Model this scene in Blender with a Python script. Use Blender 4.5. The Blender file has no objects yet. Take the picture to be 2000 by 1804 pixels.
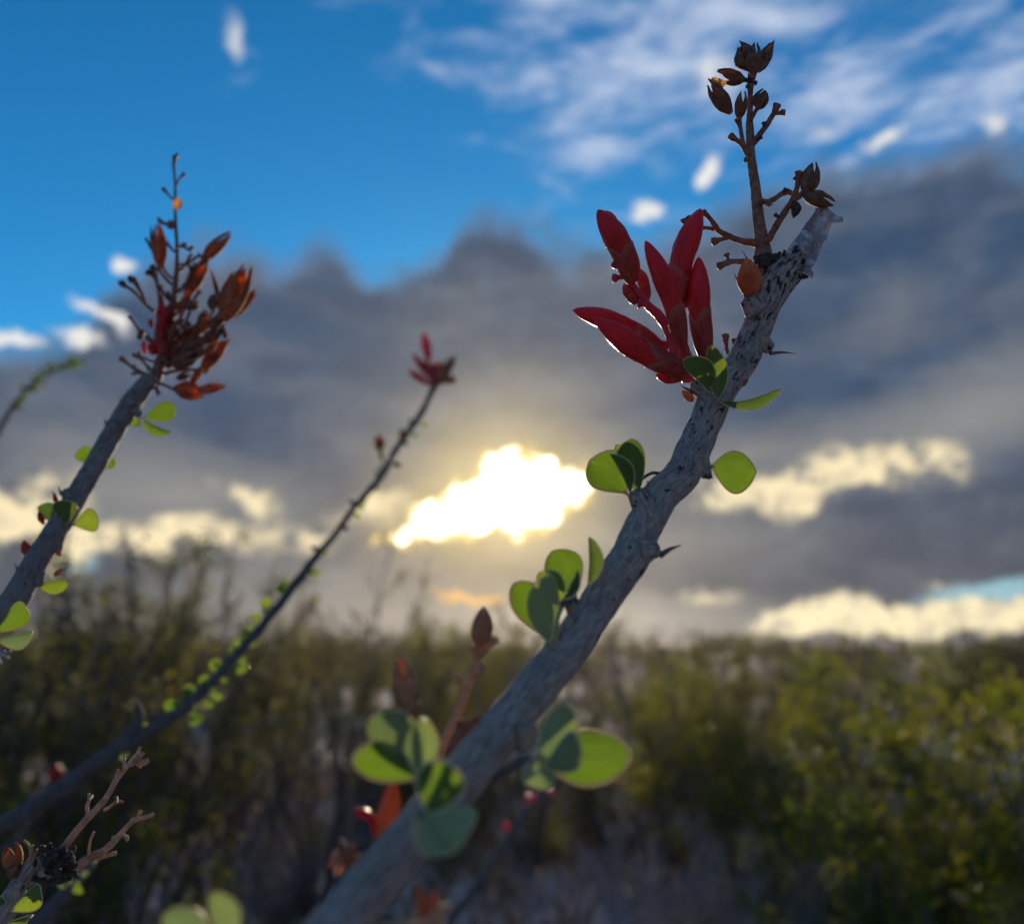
import bpy, math, random
import numpy as np
from mathutils import Vector, Matrix, noise as mnoise

random.seed(7)
rng = np.random.default_rng(7)
scene = bpy.context.scene
COL = scene.collection

# ------------------------------------------------------------------ camera
F = 1600.0                       # focal length in photo pixels (photo is 2000 x 1804)
CAM_H = 1.30
HORIZON = 1250.0
PITCH = math.atan((HORIZON - 902.0) / F)
cam_data = bpy.data.cameras.new("camera")
cam = bpy.data.objects.new("camera", cam_data)
COL.objects.link(cam)
cam.location = (0, 0, CAM_H)
cam.rotation_euler = (math.pi / 2 + PITCH, 0, 0)
cam_data.sensor_width = 36.0
cam_data.sensor_fit = 'HORIZONTAL'
cam_data.lens = 36.0 * F / 2000.0
cam_data.clip_start = 0.01
cam_data.clip_end = 5000.0
cam_data.dof.use_dof = True
cam_data.dof.focus_distance = 0.315
cam_data.dof.aperture_fstop = 6.0
scene.camera = cam
scene.render.resolution_x, scene.render.resolution_y = 1024, 923

scene.view_settings.view_transform = 'Standard'
scene.view_settings.look = 'None'
scene.view_settings.gamma = 1.0
scene.view_settings.exposure = 0.0
scene.view_settings.use_curve_mapping = False
scene.cycles.max_bounces = 6
scene.cycles.diffuse_bounces = 3
scene.cycles.transmission_bounces = 3
scene.cycles.use_denoising = True

CR = Vector((1, 0, 0))
CF = Vector((0, math.cos(PITCH), math.sin(PITCH)))
CU = Vector((0, -math.sin(PITCH), math.cos(PITCH)))
CC = Vector((0, 0, CAM_H))


def view_dir(px, py):
    return (CF + CR * ((px - 1000.0) / F) - CU * ((py - 902.0) / F))


def at(px, py, d):
    """A point of the place, given where the survey of the photo found it and its distance."""
    return CC + view_dir(px, py) * d


def azel(px, py):
    v = view_dir(px, py).normalized()
    return math.atan2(v.x, v.y), math.asin(v.z)


SUN_AZ, SUN_EL = azel(985, 965)
SUN_DIR = Vector((math.sin(SUN_AZ) * math.cos(SUN_EL), math.cos(SUN_AZ) * math.cos(SUN_EL), math.sin(SUN_EL)))

# ------------------------------------------------------------------ sky
world = bpy.data.worlds.new("World")
scene.world = world
world.use_nodes = True
WT = world.node_tree
WT.nodes.clear()


class G:
    """A tiny expression layer over shader nodes."""
    def __init__(self, tree):
        self.t = tree

    def new(self, kind, **kw):
        n = self.t.nodes.new(kind)
        for k, v in kw.items():
            setattr(n, k, v)
        return n

    def put(self, sock, val):
        if isinstance(val, bpy.types.NodeSocket):
            self.t.links.new(val, sock)
        elif val is not None:
            sock.default_value = val

    def m(self, op, a, b=None, c=None, clamp=False):
        n = self.new('ShaderNodeMath', operation=op, use_clamp=clamp)
        self.put(n.inputs[0], a)
        if b is not None:
            self.put(n.inputs[1], b)
        if c is not None:
            self.put(n.inputs[2], c)
        return n.outputs[0]

    def add(self, a, b): return self.m('ADD', a, b)
    def sub(self, a, b): return self.m('SUBTRACT', a, b)
    def mul(self, a, b): return self.m('MULTIPLY', a, b)
    def mad(self, a, b, c): return self.m('MULTIPLY_ADD', a, b, c)

    def vm(self, op, a, b=None, c=None, out=0):
        n = self.new('ShaderNodeVectorMath', operation=op)
        self.put(n.inputs[0], a)
        if b is not None:
            self.put(n.inputs[1], b)
        if c is not None:
            if op == 'SCALE':
                self.put(n.inputs[3], c)
            else:
                self.put(n.inputs[2], c)
        return n.outputs[out]

    def scale(self, v, s):
        n = self.new('ShaderNodeVectorMath', operation='SCALE')
        self.put(n.inputs[0], v)
        self.put(n.inputs[3], s)
        return n.outputs[0]

    def smooth(self, x, a, b, lo=0.0, hi=1.0, kind='SMOOTHSTEP'):
        n = self.new('ShaderNodeMapRange', interpolation_type=kind)
        self.put(n.inputs[0], x)
        self.put(n.inputs[1], a)
        self.put(n.inputs[2], b)
        self.put(n.inputs[3], lo)
        self.put(n.inputs[4], hi)
        return n.outputs[0]

    def mix(self, f, a, b, blend='MIX'):
        n = self.new('ShaderNodeMix', data_type='RGBA', blend_type=blend)
        self.put(n.inputs[0], f)
        self.put(n.inputs[6], a if isinstance(a, bpy.types.NodeSocket) else (*a, 1.0))
        self.put(n.inputs[7], b if isinstance(b, bpy.types.NodeSocket) else (*b, 1.0))
        return n.outputs[2]

    def noise(self, vec, scale, detail=4.0, rough=0.5, dist=0.0, out=0):
        n = self.new('ShaderNodeTexNoise')
        self.put(n.inputs['Vector'], vec)
        n.inputs['Scale'].default_value = scale
        n.inputs['Detail'].default_value = detail
        n.inputs['Roughness'].default_value = rough
        n.inputs['Distortion'].default_value = dist
        return n.outputs[out]

    def mapping(self, vec, loc=(0, 0, 0), rot=(0, 0, 0), scl=(1, 1, 1), kind='POINT'):
        n = self.new('ShaderNodeMapping', vector_type=kind)
        self.put(n.inputs[0], vec)
        n.inputs[1].default_value = loc
        n.inputs[2].default_value = rot
        n.inputs[3].default_value = scl
        return n.outputs[0]

    def curve(self, x, pts):
        n = self.new('ShaderNodeFloatCurve')
        c = n.mapping.curves[0]
        while len(c.points) < len(pts):
            c.points.new(0.5, 0.5)
        for p, (a, b) in zip(c.points, pts):
            p.location = (a, b)
            p.handle_type = 'AUTO'
        n.mapping.update()
        self.put(n.inputs[1], x)
        n.inputs[0].default_value = 1.0
        return n.outputs[0]


g = G(WT)
tc = g.new('ShaderNodeTexCoord')
D = tc.outputs['Generated']
sep = g.new('ShaderNodeSeparateXYZ')
g.put(sep.inputs[0], D)
dx, dy, dz = sep.outputs
AZ = g.m('ARCTAN2', dx, dy)
EL = g.m('ARCSINE', dz)
comb = g.new('ShaderNodeCombineXYZ')
g.put(comb.inputs[0], AZ)
g.put(comb.inputs[1], EL)
P0 = comb.outputs[0]

# billows: the sky coordinates are pushed about by noise so every cloud edge is ragged
WN = g.noise(D, 9.0, 4.0, 0.55, out=1)
warp = g.scale(g.vm('SUBTRACT', WN, (0.5, 0.5, 0.5)), 0.075)
PW = g.vm('MULTIPLY', g.vm('ADD', P0, warp), (1, 1, 0))
WN2 = g.noise(D, 34.0, 3.0, 0.55, out=1)
warp2 = g.scale(g.vm('SUBTRACT', WN2, (0.5, 0.5, 0.5)), 0.034)
PF = g.vm('MULTIPLY', g.vm('ADD', P0, warp2), (1, 1, 0))       # finer raggedness, smaller shift


PW3 = g.vm('MULTIPLY', g.vm('ADD', P0, g.scale(g.vm('SUBTRACT', WN2, (0.5, 0.5, 0.5)), 0.060)), (1, 1, 0))


def puff(src, px, py, rx, ry, rot=0.0):
    """Falloff 1..0 around a direction of the sky; sizes in photo pixels, rot in degrees."""
    a, e = azel(px, py)
    ce = math.cos(e)
    v = g.mapping(src, (a, e, 0), (0, 0, math.radians(rot)), (rx / F / ce, ry / F, 1), 'TEXTURE')
    n = g.new('ShaderNodeTexGradient', gradient_type='SPHERICAL')
    g.put(n.inputs[0], v)
    return n.outputs[1]


def puffs(src, lst):
    tot = None
    for (px, py, rx, ry, rot, amp) in lst:
        b = puff(src, px, py, rx, ry, rot)
        tot = g.mul(b, amp) if tot is None else g.mad(b, amp, tot)
    return tot


sky = g.new('ShaderNodeTexSky', sky_type='NISHITA')
sky.sun_disc = False
sky.sun_elevation = SUN_EL
sky.sun_rotation = SUN_AZ
sky.altitude = 600.0
sky.air_density = 1.0
sky.dust_density = 0.3
sky.ozone_density = 3.0
SKY_STRENGTH = 0.13
hs = g.new('ShaderNodeHueSaturation')
hs.inputs['Saturation'].default_value = 1.22
hs.inputs['Value'].default_value = 1.0
g.put(hs.inputs['Color'], sky.outputs[0])
blue = g.mix(1.0, hs.outputs[0], (0.40, 1.12, 1.22), 'MULTIPLY')

SD = g.vm('DOT_PRODUCT', D, tuple(SUN_DIR), out=1)
ANG = g.m('ARCCOSINE', g.m('MINIMUM', SD, 0.99999))             # radians from the sun
glow_w = g.m('POWER', 2.718, g.mul(ANG, -8.0))                 # broad warm light through the cloud
glow_n = g.m('POWER', 2.718, g.mul(ANG, -17.0))                # tight

# --- high streaky cloud
st = g.mapping(D, rot=(0, math.radians(-36), 0), scl=(1.0, 1.0, 3.3))
sn = g.noise(st, 8.0, 6.0, 0.62, 0.35)
sn2 = g.noise(D, 2.6, 2.0, 0.5)
reg = puffs(P0, [(1900, -60, 900, 520, 0, 1.3), (1350, 120, 620, 330, -20, 0.66), (960, 20, 420, 150, 0, 0.62),
                 (1040, 230, 200, 190, -30, 0.8), (455, 60, 60, 110, 0, 0.9), (1600, 250, 300, 120, 0, 0.5)])
# out of the frame the streaks carry on, thickened to brighten the fill light
overhead = g.mul(g.smooth(g.m('MAXIMUM', EL, g.mul(dy, -1.0)), 0.60, 0.95), g.smooth(sn2, 0.30, 0.55, 0.15, 1.0))
reg = g.m('MAXIMUM', g.m('MINIMUM', reg, 1.0), overhead)
cir = g.smooth(g.mad(reg, 0.20, sn), 0.54, 0.92)
cir = g.mul(cir, g.smooth(reg, 0.0, 0.25))

# --- the grey deck
edge_px = [(-400, 690), (0, 655), (120, 640), (230, 545), (330, 480), (450, 440), (540, 490), (630, 455), (720, 520),
           (850, 500), (900, 420), (960, 390), (1040, 425), (1140, 462), (1250, 450), (1360, 420), (1480, 360), (1600, 310),
           (1750, 280), (1900, 275), (2050, 262), (2400, 240)]
A_LO, A_HI = -1.0, 1.0
pts = []
for (px, py) in edge_px:
    a, e = azel(px, py)
    pts.append(((a - A_LO) / (A_HI - A_LO), e))
ex = g.smooth(AZ, A_LO, A_HI, kind='LINEAR')
EDGE = g.curve(ex, pts)
dn = g.noise(D, 16.0, 4.0, 0.55)
depth = g.add(g.sub(EDGE, EL), g.mul(g.sub(dn, 0.5), 0.10))      # how far below the deck's top edge
deck = g.smooth(depth, -0.012, 0.045)

body = g.noise(g.mapping(D, scl=(1.0, 1.0, 3.2)), 5.0, 4.0, 0.55, 0.3)
dark_top = (0.036, 0.072, 0.142)
low_col = (0.080, 0.090, 0.120)
deck_col = g.mix(g.smooth(EL, 0.04, 0.30), low_col, dark_top)
deck_col = g.mix(g.smooth(body, 0.40, 0.72, 0.0, 0.45), deck_col, (0.175, 0.19, 0.225))
bil = g.noise(D, 22.0, 5.0, 0.62, 0.6)
deck_col = g.mix(g.smooth(bil, 0.30, 0.70, 0.0, 0.42), deck_col, g.mix(1.0, deck_col, (1.75, 1.70, 1.60), 'MULTIPLY'))
rimtop = g.mul(g.smooth(depth, -0.02, 0.010), g.smooth(depth, 0.055, 0.012))
deck_col = g.mix(g.mul(rimtop, 0.30), deck_col, (0.24, 0.33, 0.46))
# lighter, looser stuff in the deck (photo: right edge and the far left)
loose = puffs(PW, [(1900, 800, 300, 120, 14, 0.8), (1750, 600, 110, 70, 40, 0.3), (330, 960, 330, 110, -8, 0.8), (120, 830, 260, 90, 0, 0.35),
                   (1500, 880, 330, 70, 8, 0.5), (1300, 1060, 420, 70, 0, 0.4), (600, 1180, 420, 110, 0, 0.55), (1250, 1220, 380, 80, 0, 0.9)])
deck_col = g.mix(g.m('MINIMUM', loose, 0.85), deck_col, (0.33, 0.325, 0.31))
warm = g.mix(1.0, (0.0, 0.0, 0.0), (1.0, 0.74, 0.29))
deck_col = g.mix(1.0, deck_col, g.scale(warm, g.add(g.mul(glow_w, 0.30), g.mul(glow_n, 0.85))), 'ADD')

# --- breaks in the deck where the lit clouds behind shine through
cream_l = [(60, 960, 200, 75, 20, 1.0), (20, 1040, 170, 90, 0, 0.9), (300, 1050, 330, 55, -6, 0.9), (490, 985, 110, 40, -28, 0.9),
           (600, 1045, 130, 50, 0, 0.9), (760, 1000, 120, 55, 15, 0.9), (140, 1075, 70, 60, 0, 0.8), (340, 1040, 110, 60, 0, 0.8)]
cream_r = [(1405, 955, 130, 60, 4, 1.1), (1575, 945, 120, 70, 18, 1.1), (1650, 905, 90, 60, 20, 0.8), (1770, 895, 130, 70, 8, 1.2), (1550, 1000, 150, 40, 20, 0.6),
           (1360, 1172, 130, 34, 5, 0.8), (1850, 920, 70, 50, 0, 0.6)]
cream_h = [(1540, 1218, 120, 42, 14, 1.5), (1640, 1196, 120, 52, 0, 1.4), (1730, 1218, 120, 44, -10, 1.2), (1860, 1205, 190, 44, 4, 1.5), (2060, 1208, 200, 44, 0, 1.3),
           (1830, 1144, 60, 18, 0, 0.6)]
spark = [(240, 515, 26, 20, 0, 1.4), (188, 606, 62, 18, -10, 1.4), (232, 632, 50, 24, -20, 0.8), (30, 662, 66, 19, 0, 1.4), (152, 655, 62, 20, -8, 1.4),
         (1262, 411, 36, 24, 0, 1.7), (1380, 340, 34, 22, 36, 1.7), (1725, 272, 56, 26, 8, 1.1), (1946, 236, 30, 22, 0, 0.8), (1400, 150, 60, 60, 20, 1.0),
         (1600, 262, 70, 30, 0, 0.5), (458, 78, 22, 60, 8, 0.75)]
tex = g.noise(D, 26.0, 4.0, 0.6)
tex2 = g.noise(D, 48.0, 4.0, 0.65)
cr = g.smooth(g.mul(puffs(PW, cream_l + cream_r), g.smooth(tex, 0.28, 0.68, 0.20, 1.45)), 0.05, 1.0)
ch = g.smooth(g.mul(puffs(PF, cream_h), g.smooth(tex, 0.28, 0.66, 0.40, 1.4)), 0.15, 1.0)
sp = g.smooth(g.mul(puffs(PF, spark), g.smooth(tex2, 0.30, 0.62, 0.60, 1.35)), 0.05, 1.2)
cyan = g.smooth(puffs(PF, [(1930, 1158, 180, 34, 6, 1.2), (140, 1090, 75, 75, 0, 0.9), (1620, 1200, 60, 16, 0, 0.5)]), 0.2, 0.9)
emb = g.smooth(puffs(PF, [(905, 1166, 90, 20, -6, 1.2), (960, 1170, 60, 16, 0, 0.8)]), 0.15, 0.9)

gap_sun = [(1000, 965, 140, 96, 6, 1.9), (1060, 965, 90, 70, 6, 1.2), (985, 912, 60, 44, 0, 1.1), (1062, 920, 46, 34, 0, 0.9), (1125, 945, 62, 38, 0, 1.2), (930, 1015, 130, 44, 6, 1.2),
           (850, 998, 75, 30, 12, 1.2), (800, 1040, 80, 22, 8, 1.2), (900, 965, 50, 30, 20, 0.8)]
hole = g.mul(puffs(PW3, gap_sun), g.smooth(tex2, 0.30, 0.62, 0.62, 1.12))
hole_s = g.smooth(hole, 0.34, 0.70)
halo = g.smooth(hole, 0.06, 0.50)
veil = g.smooth(puffs(PF, [(975, 965, 330, 190, 6, 1.0), (860, 1010, 260, 90, 6, 0.5)]), 0.0, 1.2)

skylit = g.scale(blue, SKY_STRENGTH)
c = g.mix(g.mul(cir, 0.85), skylit, g.mix(cir, (0.34, 0.46, 0.72), (0.62, 0.70, 0.86)))
c = g.mix(deck, c, deck_col)
c = g.mix(g.mul(cyan, 0.85), c, (0.36, 0.62, 0.70))
c = g.mix(g.mul(cr, 0.95), c, g.mix(g.mul(cr, g.smooth(tex2, 0.30, 0.60, 0.45, 1.1)), (0.36, 0.34, 0.29), (1.05, 0.88, 0.55)))
c = g.mix(g.mul(ch, 0.95), c, g.mix(g.mul(ch, g.smooth(tex2, 0.28, 0.62, 0.30, 1.15)), (0.45, 0.42, 0.35), (1.08, 0.92, 0.58)))
c = g.mix(g.mul(sp, 0.9), c, (0.93, 0.90, 0.84))
c = g.mix(g.mul(emb, 0.9), c, (0.95, 0.52, 0.15))
c = g.mix(g.mul(veil, 0.55), c, (0.86, 0.66, 0.28))
c = g.mix(g.mul(halo, 0.85), c, (1.10, 0.80, 0.27))
hot = g.mix(g.smooth(hole, 0.50, 1.5), (1.5, 1.15, 0.62), (7.0, 6.2, 4.6))
c = g.mix(hole_s, c, hot)
bg = g.new('ShaderNodeBackground')
g.put(bg.inputs[0], c)
bg.inputs[1].default_value = 1.0
wo = g.new('ShaderNodeOutputWorld')
WT.links.new(bg.outputs[0], wo.inputs[0])

# ------------------------------------------------------------------ sun
sun_d = bpy.data.lights.new("sun", 'SUN')
sun_d.energy = 5.0
sun_d.angle = math.radians(0.53)
sun_d.color = (1.0, 0.83, 0.60)
sun = bpy.data.objects.new("sun", sun_d)
COL.objects.link(sun)
sun.rotation_euler = SUN_DIR.to_track_quat('Z', 'Y').to_euler()
sun.location = (0, 20, 12)

# ------------------------------------------------------------------ materials
def new_mat(name):
    m = bpy.data.materials.new(name)
    m.use_nodes = True
    t = m.node_tree
    t.nodes.clear()
    gg = G(t)
    out = gg.new('ShaderNodeOutputMaterial')
    return m, gg, out


def attr(gg, name, out=1):
    n = gg.new('ShaderNodeAttribute', attribute_name=name)
    return n.outputs[out]


def obj_rand(gg):
    return gg.new('ShaderNodeObjectInfo').outputs['Random']


def bsdf(gg, col, rough=0.7, spec=0.3, bump=None, bump_s=0.3, bump_d=0.0005, sss=0.0, sss_r=(0.003, 0.001, 0.0008), sheen=0.0):
    p = gg.new('ShaderNodeBsdfPrincipled')
    gg.put(p.inputs['Base Color'], col if isinstance(col, bpy.types.NodeSocket) else (*col, 1.0))
    gg.put(p.inputs['Roughness'], rough)
    p.inputs['Specular IOR Level'].default_value = spec
    if sss:
        p.inputs['Subsurface Weight'].default_value = sss
        p.inputs['Subsurface Radius'].default_value = sss_r
        p.inputs['Subsurface Scale'].default_value = 1.0
    if sheen:
        p.inputs['Sheen Weight'].default_value = sheen
        p.inputs['Sheen Roughness'].default_value = 0.4
    if bump is not None:
        b = gg.new('ShaderNodeBump')
        b.inputs['Strength'].default_value = bump_s
        b.inputs['Distance'].default_value = bump_d
        gg.put(b.inputs['Height'], bump)
        gg.put(p.inputs['Normal'], b.outputs[0])
    return p.outputs[0]


def shade_mix(gg, f, a, b):
    n = gg.new('ShaderNodeMixShader')
    gg.put(n.inputs[0], f)
    gg.put(n.inputs[1], a)
    gg.put(n.inputs[2], b)
    return n.outputs[0]


def bark_material(name, base, pale, spots, spot_amount=0.5, rough=0.75):
    """Cane bark in the cane's own coordinates: 'pos' is a point of the unrolled cane in metres, 'rel' goes 0..1 root to tip."""
    m, gg, out = new_mat(name)
    pos = attr(gg, 'pos')
    rel = attr(gg, 'rel', 2)
    lon = gg.mapping(pos, scl=(1, 1, 0.16))
    stri = gg.noise(lon, 1500.0, 4.0, 0.6, 0.4)
    big = gg.noise(pos, 120.0, 4.0, 0.6)
    spn = gg.noise(gg.mapping(pos, scl=(1, 1, 0.5)), 640.0, 2.0, 0.5, 0.5)
    fine = gg.noise(pos, 2600.0, 3.0, 0.6)
    col = gg.mix(gg.smooth(stri, 0.35, 0.68), base, pale)
    col = gg.mix(gg.smooth(big, 0.45, 0.75, 0.0, 0.55), col, tuple(x * 0.55 for x in base))
    thr = gg.mad(gg.m('POWER', rel, 2.0), -0.155 * spot_amount, 0.690)
    sp_ = gg.smooth(gg.sub(spn, thr), 0.0, 0.045)
    crack = gg.mul(gg.smooth(gg.noise(lon, 620.0, 3.0, 0.5, 0.8), 0.60, 0.68), gg.smooth(rel, 0.55, 1.0, 0.0, 0.9))
    dark = gg.m('MAXIMUM', sp_, crack)
    col = gg.mix(dark, col, spots)
    col = gg.mix(gg.smooth(fine, 0.55, 0.8, 0.0, 0.35), col, tuple(min(1, x * 1.5) for x in pale))
    h = gg.mad(stri, 0.8, gg.mad(fine, 0.25, gg.mul(dark, -0.5)))
    gg.put(out.inputs[0], bsdf(gg, col, rough, 0.25, h, 0.9, 0.0008))
    return m


def dry_material(name, a, b, c=None, scale=700.0, trans=0.0, rough=0.7, bump_d=0.0006):
    m, gg, out = new_mat(name)
    tcn = gg.new('ShaderNodeTexCoord')
    pos = tcn.outputs['Object']
    n1 = gg.noise(pos, scale, 4.0, 0.6, 0.5)
    n2 = gg.noise(pos, scale * 3.1, 3.0, 0.6)
    n3 = gg.noise(pos, scale * 0.28, 2.0, 0.5)
    col = gg.mix(gg.smooth(n1, 0.34, 0.68), a, b)
    if c is not None:
        col = gg.mix(gg.smooth(n3, 0.45, 0.7, 0.0, 0.8), col, c)
    s = bsdf(gg, col, rough, 0.3, gg.mad(n1, 0.7, gg.mul(n2, 0.3)), 0.7, bump_d)
    if trans:
        t = gg.new('ShaderNodeBsdfTranslucent')
        gg.put(t.inputs[0], gg.mix(1.0, col, (2.2, 1.6, 1.1), 'MULTIPLY'))
        s = shade_mix(gg, trans, s, t.outputs[0])
    gg.put(out.inputs[0], s)
    return m


def leaf_material(name, refl, trans, vein, mixf=0.55):
    m, gg, out = new_mat(name)
    pos = attr(gg, 'pos')
    sx = gg.new('ShaderNodeSeparateXYZ')
    gg.put(sx.inputs[0], pos)
    across, along = sx.outputs[0], sx.outputs[1]
    rnd = obj_rand(gg)
    blot = gg.noise(pos, 3.0, 4.0, 0.6)
    side = gg.m('PINGPONG', gg.mad(gg.m('ABSOLUTE', across), -0.55, along), 0.085)
    sv = gg.smooth(side, 0.0, 0.016, 0.22, 0.0)
    mid = gg.smooth(gg.m('ABSOLUTE', across), 0.015, 0.06, 1.0, 0.0)
    mid = gg.mul(mid, gg.smooth(along, 0.75, 0.95, 1.0, 0.0))
    vmask = gg.m('MAXIMUM', gg.mul(mid, 0.65), sv)
    k = gg.mad(blot, 0.5, gg.mad(rnd, 0.45, 0.52))
    rc = gg.mix(vmask, refl, vein)
    rc = gg.scale(rc, k)
    tcx = gg.mix(gg.mul(vmask, 0.6), trans, tuple(x * 0.7 for x in vein))
    tcx = gg.mix(gg.smooth(rnd, 0.2, 1.0, 0.0, 0.35), tcx, (0.30, 0.31, 0.02))
    tcx = gg.scale(tcx, k)
    speck = gg.smooth(gg.noise(gg.vm('ADD', pos, gg.scale(gg.vm('ADD', (0.0, 0.0, 0.0), (5.0, 9.0, 3.0)), rnd)), 9.0, 3.0, 0.6), 0.68, 0.74, 0.0, 0.55)
    rc = gg.mix(speck, rc, (0.12, 0.085, 0.03))
    tcx = gg.mix(speck, tcx, (0.14, 0.09, 0.02))
    # reddish towards the margin, where the blade thins out
    edge = gg.smooth(gg.m('ABSOLUTE', across), 0.84, 1.0, 0.0, 0.12)
    tcx = gg.mix(edge, tcx, (0.45, 0.25, 0.08))
    s = bsdf(gg, rc, 0.48, 0.35, gg.mad(vmask, -1.0, blot), 0.35, 0.0004)
    t = gg.new('ShaderNodeBsdfTranslucent')
    gg.put(t.inputs[0], tcx)
    gg.put(out.inputs[0], shade_mix(gg, mixf, s, t.outputs[0]))
    return m


def petal_material(name, a, b, tip, trans=0.25, hem=None):
    m, gg, out = new_mat(name)
    pos = attr(gg, 'pos')
    sx = gg.new('ShaderNodeSeparateXYZ')
    gg.put(sx.inputs[0], pos)
    along = sx.outputs[1]
    lines = gg.noise(gg.mapping(pos, scl=(9.0, 0.8, 9.0)), 2.4, 4.0, 0.6)
    blot = gg.noise(pos, 4.5, 4.0, 0.6)
    col = gg.mix(gg.smooth(blot, 0.35, 0.7), a, b)
    col = gg.mix(gg.smooth(along, 0.45, 1.0, 0.0, 0.8), col, tip)
    if hem:
        col = gg.mix(gg.smooth(gg.mad(blot, 0.35, along), 0.90, 1.14, 0.0, 0.62), col, hem)
    col = gg.mix(gg.smooth(lines, 0.5, 0.75, 0.0, 0.35), col, tuple(x * 0.5 for x in a))
    s = bsdf(gg, col, 0.38, 0.40, gg.mad(lines, 0.6, gg.mul(blot, 0.5)), 0.5, 0.0006, sss=0.30, sss_r=(0.004, 0.0006, 0.0006))
    t = gg.new('ShaderNodeBsdfTranslucent')
    gg.put(t.inputs[0], gg.mix(1.0, col, (1.6, 0.9, 0.9), 'MULTIPLY'))
    gg.put(out.inputs[0], shade_mix(gg, trans, s, t.outputs[0]))
    return m


M = {}
M['bark'] = bark_material('cane_bark', (0.205, 0.168, 0.142), (0.44, 0.375, 0.325), (0.022, 0.024, 0.034), 1.0)
M['bark_plain'] = bark_material('cane_bark_weathered', (0.145, 0.128, 0.118), (0.28, 0.25, 0.225), (0.035, 0.034, 0.04), 0.25)
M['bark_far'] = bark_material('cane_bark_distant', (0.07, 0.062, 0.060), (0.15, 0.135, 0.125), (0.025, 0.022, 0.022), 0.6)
M['bark_peel'] = dry_material('peeling_bark', (0.33, 0.32, 0.33), (0.62, 0.60, 0.59), (0.16, 0.14, 0.15), 420.0)
M['thorn'] = dry_material('thorn_wood', (0.075, 0.06, 0.062), (0.16, 0.135, 0.13), None, 900.0)
M['stem'] = dry_material('dry_stem', (0.155, 0.082, 0.054), (0.29, 0.175, 0.115), (0.105, 0.048, 0.032), 500.0, 0.0, 0.7, 0.0003)
M['stem_red'] = dry_material('dry_stem_red', (0.19, 0.062, 0.036), (0.31, 0.122, 0.068), (0.115, 0.036, 0.022), 600.0)
M['stem_tan'] = dry_material('dry_stem_tan', (0.40, 0.24, 0.13), (0.56, 0.38, 0.23), (0.28, 0.14, 0.075), 500.0, 0.12)
M['dark'] = dry_material('dead_dark', (0.030, 0.024, 0.022), (0.10, 0.075, 0.062), (0.05, 0.03, 0.022), 800.0, 0.0, 0.95)
M['pod'] = dry_material('seed_pod', (0.12, 0.066, 0.040), (0.30, 0.18, 0.115), (0.21, 0.075, 0.030), 420.0, 0.34)
M['pod_red'] = dry_material('seed_pod_russet', (0.34, 0.13, 0.055), (0.52, 0.25, 0.11), (0.20, 0.07, 0.032), 420.0, 0.48)
M['pod_tan'] = dry_material('seed_pod_tan', (0.32, 0.20, 0.12), (0.52, 0.36, 0.23), (0.38, 0.19, 0.075), 420.0, 0.36)
M['pod_in'] = dry_material('seed_pod_lining', (0.42, 0.23, 0.06), (0.60, 0.38, 0.13), None, 500.0, 0.22)
M['scale'] = dry_material('papery_scale', (0.33, 0.125, 0.040), (0.48, 0.20, 0.075), (0.22, 0.075, 0.028), 350.0, 0.26)
M['petal'] = petal_material('bud_petal', (0.30, 0.006, 0.012), (0.60, 0.022, 0.016), (0.52, 0.008, 0.034), 0.26)
M['petal_pink'] = petal_material('bud_petal_pink', (0.62, 0.06, 0.09), (0.75, 0.12, 0.14), (0.78, 0.10, 0.16))
M['sepal'] = petal_material('bud_sepal', (0.40, 0.022, 0.022), (0.44, 0.075, 0.045), (0.36, 0.020, 0.022), 0.28, (0.50, 0.17, 0.10))
M['sepal_rim'] = petal_material('sepal_margin', (0.46, 0.13, 0.09), (0.54, 0.20, 0.13), (0.48, 0.15, 0.10), 0.4)
M['stalk'] = petal_material('flower_stalk', (0.38, 0.028, 0.060), (0.46, 0.065, 0.065), (0.36, 0.025, 0.055), 0.12)
M['orange'] = petal_material('spent_petal', (0.46, 0.13, 0.04), (0.56, 0.20, 0.06), (0.50, 0.14, 0.04), 0.32)
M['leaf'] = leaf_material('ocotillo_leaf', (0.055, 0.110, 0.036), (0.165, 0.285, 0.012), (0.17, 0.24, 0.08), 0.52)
M['leaf_dark'] = leaf_material('ocotillo_leaf_shaded', (0.072, 0.118, 0.038), (0.105, 0.20, 0.018), (0.15, 0.21, 0.08), 0.44)  # shaded copy of the leaf, with shade put into its translucent colour
M['leaf_pale'] = leaf_material('ocotillo_leaf_glaucous', (0.25, 0.30, 0.16), (0.21, 0.30, 0.07), (0.30, 0.35, 0.20), 0.40)
M['rim'] = dry_material('leaf_sunlit_margin', (0.50, 0.55, 0.30), (0.66, 0.68, 0.42), None, 900.0, 0.35, 0.28)  # bright margin colour stands in for sunlight along the blade edge
M['petiole'] = dry_material('leaf_petiole', (0.24, 0.17, 0.07), (0.30, 0.11, 0.06), None, 900.0, 0.2)


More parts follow.
